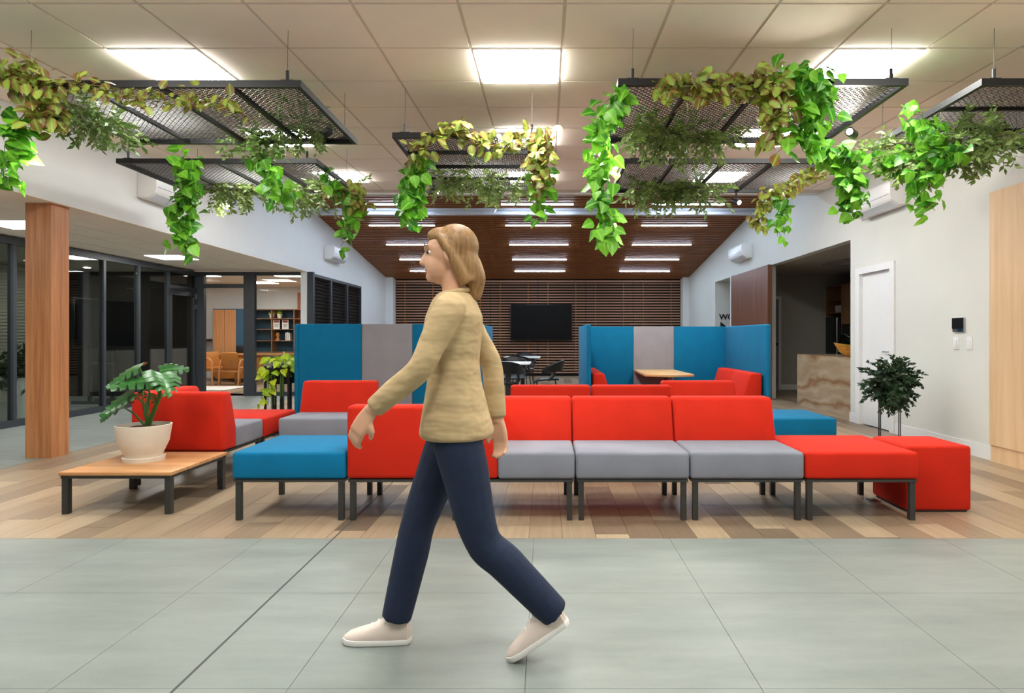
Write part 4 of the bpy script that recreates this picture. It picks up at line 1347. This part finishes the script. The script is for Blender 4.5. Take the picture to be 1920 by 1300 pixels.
# ------------------------------------------------------------------ spotlights on the panels
def spot(label, px, py, Y, aim, power=1.0, tilt=None):
    p = at(px, py, Y)
    t = thing('spotlight', label, 'spotlight', (p.x, p.y, PZ), 0, 'black spotlights on the mesh panels')
    aim = Vector(aim); d = (aim - p).normalized()
    off = p - Vector((p.x, p.y, PZ))
    MB().tube([(0, 0, 0.0), (0, 0, off.z + 0.03)], 0.008, 6).build('bracket', 'black_metal', t)
    a = off - d * 0.065; b = off + d * 0.065
    br = MB().tube([a, a + d * 0.004, b - d * 0.004, b], [0.03, 0.035, 0.035, 0.034], 18).build('barrel', 'black_metal', t, smooth=True)
    MB().tube([b, b + d * 0.001], [0.026, 0.026], 14).build('lens', 'lens_light', br)
    L = bpy.data.lights.new('spot_beam', 'SPOT'); L.energy = SPOT_W * power; L.spot_size = math.radians(70); L.spot_blend = 0.6
    L.color = (1.0, 0.93, 0.78); L.shadow_soft_size = 0.03
    lo = bpy.data.objects.new('spot_beam', L); COL.objects.link(lo); lo.parent = t
    lo.location = b + d * 0.01
    lo.rotation_euler = d.to_track_quat('-Z', 'Y').to_euler()
    return t


spot('black spotlight among red-edged leaves at the bulkhead end', 103, 227, 4.3, at(60, 320, 4.25))
spot('black spotlight on the panel corner before the bulkhead air conditioner', 609, 252, 5.4, at(520, 330, 5.6), 1.0)
spot('black spotlight below the panel close to the bulkhead wall', 433, 381, 7.2, at(360, 430, 6.6), 0.7)
spot('black spotlight on the panel above the walking person', 812, 360, 7.0, at(1010, 345, 6.4), 0.8)
spot('black spotlight beside the long bright ivy strand', 1162, 219, 4.35, at(1125, 330, 4.2), 1.2)
spot('black spotlight on the red ottoman side of the large panel', 1597, 250, 5.0, at(1530, 200, 4.3), 1.2)
spot('black spotlight on the panel above the open booth', 1380, 378, 7.2, at(1450, 400, 6.6), 0.7)
spot('black spotlight in the ivy by the pale timber closet', 1648, 296, 5.4, at(1700, 320, 5.0), 0.8)

# ------------------------------------------------------------------ garlands
VG = 'bright green ivy garlands'; CG = 'red-edged leaf garlands'; RG = 'fine-leaved garlands'


def P(*l):
    return [at(x, y, Y) for (x, y, Y) in l]


vine('red_edged_garland', 'olive and red-edged garland bunched at the bulkhead end and trailing along the mesh panel', CG, COLEUS, P((15, 130, 4.18), (60, 150, 4.16), (95, 200, 4.16), (70, 225, 4.16)), 100, 0.13, 0.085, 'stem_brown')
vine('red_edged_garland', 'yellow and red-edged garland running along the panel front before the bulkhead', CG, COLEUS, P((110, 150, 4.16), (160, 158, 4.14), (230, 180, 4.12), (290, 190, 4.12), (380, 180, 4.12), (440, 205, 4.14), (458, 222, 4.14)), 62, 0.085, 0.07, 'stem_brown', 0.3)
vine('ivy_garland', 'green ivy hanging from the bulkhead end of the front panel', VG, POTHOS, P((25, 215, 4.16), (40, 250, 4.15), (15, 300, 4.15), (8, 345, 4.15)), 40, 0.10, 0.11)
sprays('fine_leaf_garland', 'dark fine-leaved garland below the bulkhead end of the front panel', RG, 'leaf_ruscus', P((125, 190, 4.35), (180, 215, 4.6), (240, 245, 5.0)), 26, 0.22, 0.05)
sprays('fine_leaf_garland', 'pale fine-leaved garland at the free corner of the bulkhead panel', RG, 'leaf_ruscus', P((600, 225, 5.3), (540, 235, 5.35), (480, 258, 5.4), (450, 262, 5.4)), 34, 0.24, 0.05)
vine('ivy_garland', 'yellow-green ivy under the free corner of the bulkhead panel', VG, POTHOS, P((490, 275, 5.42), (500, 310, 5.42), (505, 345, 5.42), (540, 375, 5.42)), 52, 0.14, 0.105)
vine('ivy_garland', 'dense green ivy hanging in front of the bulkhead air conditioner', VG, POTHOS, P((345, 290, 6.02), (355, 340, 6.0), (350, 390, 6.0), (345, 430, 6.0), (342, 458, 6.0)), 110, 0.15, 0.115)
sprays('fine_leaf_garland', 'fine-leaved garland along the rear of the bulkhead wall panel', RG, 'leaf_ruscus', P((390, 345, 6.9), (440, 352, 7.0), (480, 350, 7.1)), 24, 0.26, 0.055)
sprays('fine_leaf_garland', 'fine-leaved garland linking ivy clumps beside the timber ceiling', RG, 'leaf_ruscus', P((520, 360, 7.0), (570, 355, 7.0), (630, 360, 7.0), (660, 365, 7.0)), 30, 0.25, 0.055)
vine('red_edged_garland', 'olive garland bunched at the timber ceiling corner of the bulkhead wall panel', CG, COLEUS, P((625, 352, 6.4), (655, 355, 6.4), (672, 372, 6.4), (660, 400, 6.4)), 55, 0.12, 0.09, 'stem_brown')
vine('ivy_garland', 'green ivy strand hanging before the timber ceiling corner', VG, POTHOS, P((608, 322, 6.3), (645, 372, 6.35), (652, 410, 6.35), (650, 435, 6.35), (645, 456, 6.35)), 36, 0.11, 0.11)
vine('red_edged_garland', 'pale red-edged garland draped along the panel above the walking person', CG, COLEUS, P((770, 290, 5.25), (800, 265, 5.22), (850, 238, 5.22), (900, 262, 5.2), (960, 268, 5.2), (1005, 245, 5.2)), 80, 0.10, 0.085, 'stem_brown', 0.4)
vine('red_edged_garland', 'red-edged leaf cluster hanging at the end of the panel above the person', CG, COLEUS, P((1015, 245, 5.2), (1020, 280, 5.2), (1010, 320, 5.2), (1005, 345, 5.2)), 65, 0.12, 0.09, 'stem_brown')
vine('ivy_garland', 'yellow-green ivy at the ottoman end of the panel above the person', VG, POTHOS, P((1015, 300, 5.3), (1020, 340, 5.3), (1010, 380, 5.3), (1018, 408, 5.3)), 32, 0.10, 0.10)
vine('ivy_garland', 'deep green ivy at the bulkhead end of the panel above the person', VG, POTHOS, P((785, 295, 5.4), (780, 330, 5.4), (770, 365, 5.4), (768, 408, 5.4)), 75, 0.12, 0.11)
sprays('fine_leaf_garland', 'dark fine-leaved garland across the panel above the person', RG, 'leaf_ruscus', P((815, 330, 6.3), (870, 335, 6.3), (930, 340, 6.3), (975, 345, 6.3)), 40, 0.24, 0.05)
vine('red_edged_garland', 'olive and red-edged garland along the front of the large panel', CG, COLEUS, P((1235, 150, 4.14), (1290, 165, 4.12), (1340, 165, 4.12), (1400, 165, 4.12), (1440, 150, 4.12)), 75, 0.12, 0.085, 'stem_brown', 0.4)
vine('red_edged_garland', 'dark red-edged leaf cluster hanging beside ivy on the large panel', CG, COLEUS, P((1440, 140, 4.12), (1460, 180, 4.1), (1450, 230, 4.12), (1455, 265, 4.15)), 70, 0.12, 0.09, 'stem_brown')
vine('ivy_garland', 'bright ivy mass over the ottoman-side front of the large panel', VG, POTHOS, P((1490, 130, 4.12), (1530, 160, 4.12), (1530, 200, 4.12), (1510, 240, 4.15), (1500, 262, 4.15)), 120, 0.16, 0.10)
vine('ivy_garland', 'long bright ivy strand hanging from the large panel beside the spotlight', VG, POTHOS, P((1166, 166, 4.21), (1135, 215, 4.2), (1125, 260, 4.2), (1125, 310, 4.2), (1132, 370, 4.2), (1138, 420, 4.2), (1136, 455, 4.2)), 120, 0.10, 0.095)
sprays('fine_leaf_garland', 'dark fine-leaved garland across the large panel', RG, 'leaf_ruscus', P((1180, 235, 4.9), (1230, 245, 5.0), (1290, 255, 5.1), (1350, 250, 5.2)), 48, 0.24, 0.05)
sprays('fine_leaf_garland', 'dark fine-leaved garland across the panel above the open booth', RG, 'leaf_ruscus', P((1180, 355, 6.8), (1230, 350, 6.9), (1290, 352, 6.9), (1340, 352, 6.9)), 48, 0.28, 0.055)
vine('red_edged_garland', 'yellow and red-edged garland at the kitchen end of the booth-side panel', CG, COLEUS, P((1545, 318, 6.2), (1500, 340, 6.2), (1450, 355, 6.2), (1432, 380, 6.2), (1420, 425, 6.2)), 75, 0.10, 0.085, 'stem_brown')
vine('ivy_garland', 'short ivy strand at the kitchen end of the booth-side panel', VG, POTHOS, P((1465, 370, 6.15), (1468, 400, 6.15), (1465, 440, 6.15)), 32, 0.09, 0.09)
vine('ivy_garland', 'green ivy falling between the large panel and the closet-side panel', VG, POTHOS, P((1545, 290, 5.3), (1590, 290, 5.2), (1605, 330, 5.2), (1595, 370, 5.2), (1595, 400, 5.2)), 95, 0.13, 0.10)
vine('ivy_garland', 'green ivy along the edge of the closet-side panel', VG, POTHOS, P((1700, 215, 4.7), (1735, 230, 4.7), (1745, 270, 4.65), (1735, 320, 4.65), (1730, 370, 4.65), (1738, 388, 4.65)), 70, 0.12, 0.10)
vine('ivy_garland', 'green ivy sweeping under the closet-side panel', VG, POTHOS, P((1640, 310, 5.2), (1690, 300, 5.0), (1760, 290, 4.7), (1800, 280, 4.5)), 62, 0.14, 0.10)
sprays('fine_leaf_garland', 'fine-leaved garland sweeping under the closet-side panel', RG, 'leaf_ruscus', P((1660, 275, 5.2), (1740, 280, 4.9), (1820, 265, 4.7), (1900, 250, 4.5)), 60, 0.26, 0.055)

# ------------------------------------------------------------------ the walking person
plain('skin', srgb(214, 166, 134), 0.55, var=0.03)
wood('hair', [(0.3, srgb(112, 80, 46)), (0.7, srgb(168, 130, 84))], 'Z', 0.5, 90, 8)
plain('shirt_beige', srgb(186, 162, 120), 0.85, var=0.05, nscale=20, bmp=0.1)
_nt = MATS['shirt_beige'].node_tree
bump(_nt, _nt.nodes['Principled BSDF'], noise(_nt, coords(_nt, (7, 7, 16)), 1.0, 2), 0.6, 0.03)
plain('denim', srgb(22, 36, 62), 0.85, var=0.15, nscale=30, bmp=0.15)
plain('shoe_white', srgb(222, 206, 194), 0.7, var=0.03)
plain('shoe_sole', srgb(232, 230, 226), 0.6, var=0.02)
plain('lips', srgb(180, 104, 92), 0.5)
plain('eye_white', srgb(230, 228, 224), 0.3)
plain('eye_dark', srgb(50, 34, 24), 0.2)


class Body(MB):
    def ball(self, c, rx, ry, rz, n=16, m=10):
        prof = []
        for i in range(m + 1):
            a = -math.pi / 2 + math.pi * i / m
            prof.append((max(1e-4, math.cos(a)), math.sin(a) * rz))
        vs = []; fs = []
        for (r, z) in prof:
            for k in range(n):
                t = 2 * math.pi * k / n
                vs.append((c[0] + rx * r * math.cos(t), c[1] + ry * r * math.sin(t), c[2] + z))
        for i in range(m):
            for k in range(n):
                fs.append((i * n + k, i * n + (k + 1) % n, (i + 1) * n + (k + 1) % n, (i + 1) * n + k))
        fs.append(tuple(range(n - 1, -1, -1))); fs.append(tuple(range(m * n, (m + 1) * n)))
        return self.add(vs, fs)

    def stack(self, levels, n=24):
        """levels: (z, cx, cy, rx, ry)"""
        vs = []; fs = []
        for (z, cx, cy, rx, ry) in levels:
            for k in range(n):
                t = 2 * math.pi * k / n
                c, s = math.cos(t), math.sin(t)
                e = 0.85
                vs.append((cx + rx * math.copysign(abs(c) ** e, c), cy + ry * math.copysign(abs(s) ** e, s), z))
        for i in range(len(levels) - 1):
            for k in range(n):
                fs.append((i * n + k, i * n + (k + 1) % n, (i + 1) * n + (k + 1) % n, (i + 1) * n + k))
        fs.append(tuple(range(n - 1, -1, -1))); fs.append(tuple(range((len(levels) - 1) * n, len(levels) * n)))
        return self.add(vs, fs)

    def limb(self, pts, rs, n=14):
        # smooth the polyline
        P_ = [Vector(p) for p in pts]; q = []; r = []
        for i in range(len(P_) - 1):
            p0 = P_[max(i - 1, 0)]; p1 = P_[i]; p2 = P_[i + 1]; p3 = P_[min(i + 2, len(P_) - 1)]
            for k in range(5):
                t = k / 5.0
                q.append(0.5 * ((2 * p1) + (p2 - p0) * t + (2 * p0 - 5 * p1 + 4 * p2 - p3) * t * t + (3 * p1 - p0 - 3 * p2 + p3) * t ** 3))
                r.append(rs[i] * (1 - t) + rs[i + 1] * t)
        q.append(P_[-1]); r.append(rs[-1])
        return self.tube(q, r, n)

    def fused(self, name, mat, parent, voxel=0.008, it=6):
        me = self.mesh(name, mat)
        o = bpy.data.objects.new(name, me); COL.objects.link(o)
        m = o.modifiers.new('r', 'REMESH'); m.mode = 'VOXEL'; m.voxel_size = voxel; m.use_smooth_shade = True
        s = o.modifiers.new('s', 'SMOOTH'); s.iterations = it; s.factor = 0.5
        dg = bpy.context.evaluated_depsgraph_get()
        out = bpy.data.meshes.new_from_object(o.evaluated_get(dg))
        bpy.data.objects.remove(o, do_unlink=True)
        out.name = name
        out.materials.clear(); out.materials.append(MATS[mat])
        out.polygons.foreach_set('use_smooth', [True] * len(out.polygons))
        return link(name, out, parent)


person = thing('person', 'person in a beige top, dark jeans and white sneakers walking past the sofas', 'person', (-0.345, 2.41, 0))
HIPR = (0.0, 0.085, 0.86); KNR = (-0.15, 0.075, 0.47); ANR = (-0.235, 0.065, 0.10)
HIPL = (0.01, -0.085, 0.86); KNL = (0.11, -0.08, 0.45); ANL = (0.375, -0.07, 0.175)
SHL = (0.0, -0.16, 1.285); ELL = (-0.09, -0.215, 1.08); WRL = (-0.265, -0.205, 0.93)
SHR = (0.01, 0.16, 1.285); ELR = (0.12, 0.21, 1.08); WRR = (0.15, 0.20, 0.84)


def hand(b, wrist, d, palm_n, s=1.0):
    """palm and five bent fingers; d = direction from the wrist, palm_n = side the fingers curl to"""
    w = Vector(wrist); d = Vector(d).normalized(); n = Vector(palm_n).normalized(); n = (n - d * n.dot(d)).normalized()
    a = d.cross(n)                      # across the palm
    for k in (-1.2, -0.4, 0.4, 1.2):
        b.limb([w - d * 0.01 + a * k * 0.008, w + d * 0.04 + a * k * 0.016, w + d * 0.085 + a * k * 0.018], [0.017, 0.015, 0.0115], 8)
    for k, L in ((-1.35, 0.058), (-0.45, 0.07), (0.45, 0.076), (1.35, 0.068)):
        p = w + d * 0.085 + a * k * 0.0175
        p1 = p + (d * 0.9 + n * 0.35).normalized() * L * 0.45
        p2 = p1 + (d * 0.7 + n * 0.75).normalized() * L * 0.32
        p3 = p2 + (d * 0.35 + n * 0.95).normalized() * L * 0.26
        b.limb([p - d * 0.012, p1, p2, p3], [0.0098, 0.009, 0.0082, 0.007], 8)
    p = w + d * 0.03 + a * 0.024
    b.limb([p - a * 0.01, p + (a * 0.7 + d * 0.8 + n * 0.3) * 0.028, p + (a * 0.7 + d * 1.6 + n * 0.8) * 0.032], [0.0135, 0.0115, 0.0085], 8)


b = Body()
b.stack([(0.80, 0.005, 0, 0.08, 0.13), (0.88, 0.005, 0, 0.10, 0.155), (0.98, 0.0, 0, 0.09, 0.135), (1.06, -0.005, 0, 0.085, 0.125), (1.18, -0.005, 0, 0.10, 0.145), (1.26, 0.0, 0, 0.10, 0.155), (1.32, 0.0, 0, 0.07, 0.13), (1.35, 0.0, 0, 0.05, 0.07)])
b.limb([(0.01, 0, 1.33), (0.0, 0, 1.39), (-0.012, 0, 1.45)], [0.055, 0.05, 0.05])
HC = Vector((-0.025, 0, 1.50))
b.ball(HC + Vector((0.012, 0, 0.02)), 0.092, 0.074, 0.092)
b.ball(HC + Vector((-0.022, 0, -0.035)), 0.066, 0.056, 0.078)
b.ball(HC + Vector((-0.062, 0, -0.082)), 0.024, 0.024, 0.022, 10, 8)                 # chin
b.limb([HC + Vector((-0.074, 0, 0.022)), HC + Vector((-0.089, 0, -0.006)), HC + Vector((-0.099, 0, -0.028)), HC + Vector((-0.084, 0, -0.036))], [0.008, 0.010, 0.0125, 0.010], 8)   # nose
b.limb([HC + Vector((-0.070, -0.045, 0.028)), HC + Vector((-0.084, 0, 0.028)), HC + Vector((-0.070, 0.045, 0.028))], [0.008, 0.010, 0.008], 8)            # brow
for s in (-1, 1):
    b.ball(HC + Vector((0.012, s * 0.074, -0.008)), 0.018, 0.008, 0.03, 10, 8)
for (h, k, a) in ((HIPR, KNR, ANR), (HIPL, KNL, ANL)):
    h, k, a = Vector(h), Vector(k), Vector(a)
    b.limb([h, h.lerp(k, 0.4), k, k.lerp(a, 0.3), a], [0.082, 0.075, 0.052, 0.054, 0.036])
for s, (sh, el, wr) in ((-1, (SHL, ELL, WRL)), (1, (SHR, ELR, WRR))):
    sh, el, wr = Vector(sh), Vector(el), Vector(wr)
    b.limb([(0.0, s * 0.1, 1.30), sh, sh.lerp(el, 0.5), el, el.lerp(wr, 0.35), wr], [0.05, 0.052, 0.044, 0.036, 0.036, 0.024])
hand(b, WRL, Vector(WRL) - Vector(ELL) + Vector((0, 0, -0.12)), (0.4, 0.9, -0.1))
hand(b, WRR, Vector(WRR) - Vector(ELR), (-0.3, -0.9, 0.0))
b.fused('body', 'skin', person, 0.0055, 4)

# face details
for s in (-1, 1):
    e = Body(); e.ball(HC + Vector((-0.0645, s * 0.031, 0.006)), 0.012, 0.014, 0.0085, 12, 8)
    eo = e.build('eye', 'eye_white', person, smooth=True)
    e = Body(); e.ball(HC + Vector((-0.069, s * 0.0355, 0.006)), 0.0075, 0.0095, 0.0075, 10, 6)
    e.build('iris', 'eye_dark', eo, smooth=True)
    MB().tube([HC + Vector((-0.086, s * 0.015, 0.030)), HC + Vector((-0.085, s * 0.033, 0.035)), HC + Vector((-0.070, s * 0.05, 0.030))], 0.003, 5).build('eyebrow', 'hair', person)
l = Body()
l.limb([HC + Vector((-0.070, -0.021, -0.058)), HC + Vector((-0.0835, 0, -0.057)), HC + Vector((-0.070, 0.021, -0.058))], [0.003, 0.006, 0.003], 8)
l.limb([HC + Vector((-0.070, -0.018, -0.064)), HC + Vector((-0.0825, 0, -0.066)), HC + Vector((-0.070, 0.018, -0.064))], [0.003, 0.0065, 0.003], 8)
l.build('mouth', 'lips', person, smooth=True)

h = Body()
h.ball(HC + Vector((0.028, 0, 0.032)), 0.090, 0.081, 0.088)
h.ball(HC + Vector((-0.03, 0, 0.07)), 0.05, 0.06, 0.036)
h.ball(HC + Vector((0.07, 0, -0.03)), 0.045, 0.07, 0.09)
for s in (-1, 1):
    h.limb([HC + Vector((-0.03, s * 0.07, 0.07)), HC + Vector((0.02, s * 0.08, 0.0)), HC + Vector((0.075, s * 0.05, -0.11))], [0.012, 0.016, 0.03], 8)
h.limb([HC + Vector((0.08, 0, -0.02)), HC + Vector((0.1, 0, -0.09)), HC + Vector((0.095, 0, -0.17))], [0.042, 0.045, 0.026], 10)
h.fused('hair', 'hair', person, 0.007, 4)

t_ = Body()
t_.stack([(0.815, 0.01, 0, 0.128, 0.18), (0.83, 0.01, 0, 0.14, 0.19), (0.9, 0.005, 0, 0.124, 0.18), (1.02, 0.0, 0, 0.10, 0.15), (1.1, -0.005, 0, 0.097, 0.145), (1.2, -0.008, 0, 0.110, 0.158), (1.265, 0.0, 0, 0.106, 0.162), (1.325, 0.0, 0, 0.082, 0.14), (1.358, 0.0, 0, 0.06, 0.075)])
for s, (sh, el, wr) in ((-1, (SHL, ELL, WRL)), (1, (SHR, ELR, WRR))):
    sh, el, wr = Vector(sh), Vector(el), Vector(wr)
    t_.limb([(0.0, s * 0.09, 1.295), sh, sh.lerp(el, 0.5), el, el.lerp(wr, 0.5), el.lerp(wr, 0.93)], [0.058, 0.058, 0.05, 0.045, 0.043, 0.037])
t_.fused('shirt', 'shirt_beige', person, 0.009, 5)

MB().tube([(0.058 * math.cos(a * PI / 10), 0.066 * math.sin(a * PI / 10), 1.355 + 0.012 * math.cos(a * PI / 10)) for a in range(21)], 0.011, 8).build('collar', 'shirt_beige', person, smooth=True)
j = Body()
j.stack([(0.79, 0.005, 0, 0.10, 0.145), (0.86, 0.005, 0, 0.118, 0.172), (0.95, 0.0, 0, 0.108, 0.155), (0.97, 0.0, 0, 0.10, 0.145)])
for (hp, k, a) in ((HIPR, KNR, ANR), (HIPL, KNL, ANL)):
    hp, k, a = Vector(hp), Vector(k), Vector(a)
    e = a + (a - k).normalized() * 0.01
    j.limb([hp, hp.lerp(k, 0.4), k, k.lerp(a, 0.35), e], [0.096, 0.088, 0.068, 0.068, 0.058])
j.fused('jeans', 'denim', person, 0.009, 5)


def shoe(loc, pitch):
    """sneaker pointing along -X with its ankle at the origin of the foot"""
    s = Body(); n = 16
    st = [(0.075, 0.012, 0.055, 0.02), (0.065, 0.03, 0.095, 0.032), (0.02, 0.036, 0.105, 0.04), (-0.03, 0.039, 0.092, 0.044), (-0.08, 0.042, 0.068, 0.047), (-0.13, 0.044, 0.052, 0.046), (-0.165, 0.036, 0.04, 0.036), (-0.185, 0.015, 0.026, 0.015)]
    vs = []; fs = []
    for (x, w, top, _w) in st:
        for q in range(n):
            a = 2 * math.pi * q / n
            c, si = math.cos(a), math.sin(a)
            z = 0.016 + (top - 0.016) * max(0, si) ** 0.8 if si > 0 else 0.016
            vs.append((x, w * math.copysign(abs(c) ** 0.7, c), z + (-0.004 if si < -0.1 else 0)))
    for i in range(len(st) - 1):
        for q in range(n):
            fs.append((i * n + q, i * n + (q + 1) % n, (i + 1) * n + (q + 1) % n, (i + 1) * n + q))
    fs.append(tuple(range(n - 1, -1, -1))); fs.append(tuple(range((len(st) - 1) * n, len(st) * n)))
    s.add(vs, fs)
    o = s.build('shoe', 'shoe_white', person, smooth=True)
    so = MB()
    pts = [(x * 1.02, w * 1.06) for (x, w, _t, _w) in st]
    prof = [(p[0], p[1]) for p in pts] + [(p[0], -p[1]) for p in reversed(pts)]
    so.prism(prof, 'Z', 0.0, 0.024).build('sole', 'shoe_sole', o, bevel=0.006)
    for k, x in enumerate((-0.02, -0.045, -0.07)):
        MB().tube([(x, -0.026, 0.083 - 0.012 * k), (x - 0.005, 0, 0.1 - 0.013 * k), (x, 0.026, 0.083 - 0.012 * k)], 0.004, 5).build('lace', 'shoe_sole', o)
    o.location = loc; o.rotation_euler = (0, pitch, 0)
    return o


shoe((ANR[0] - 0.02, ANR[1], 0.0), 0.0)
PH = math.radians(33)
shoe((ANL[0] - 0.005, ANL[1], 0.096), -PH)
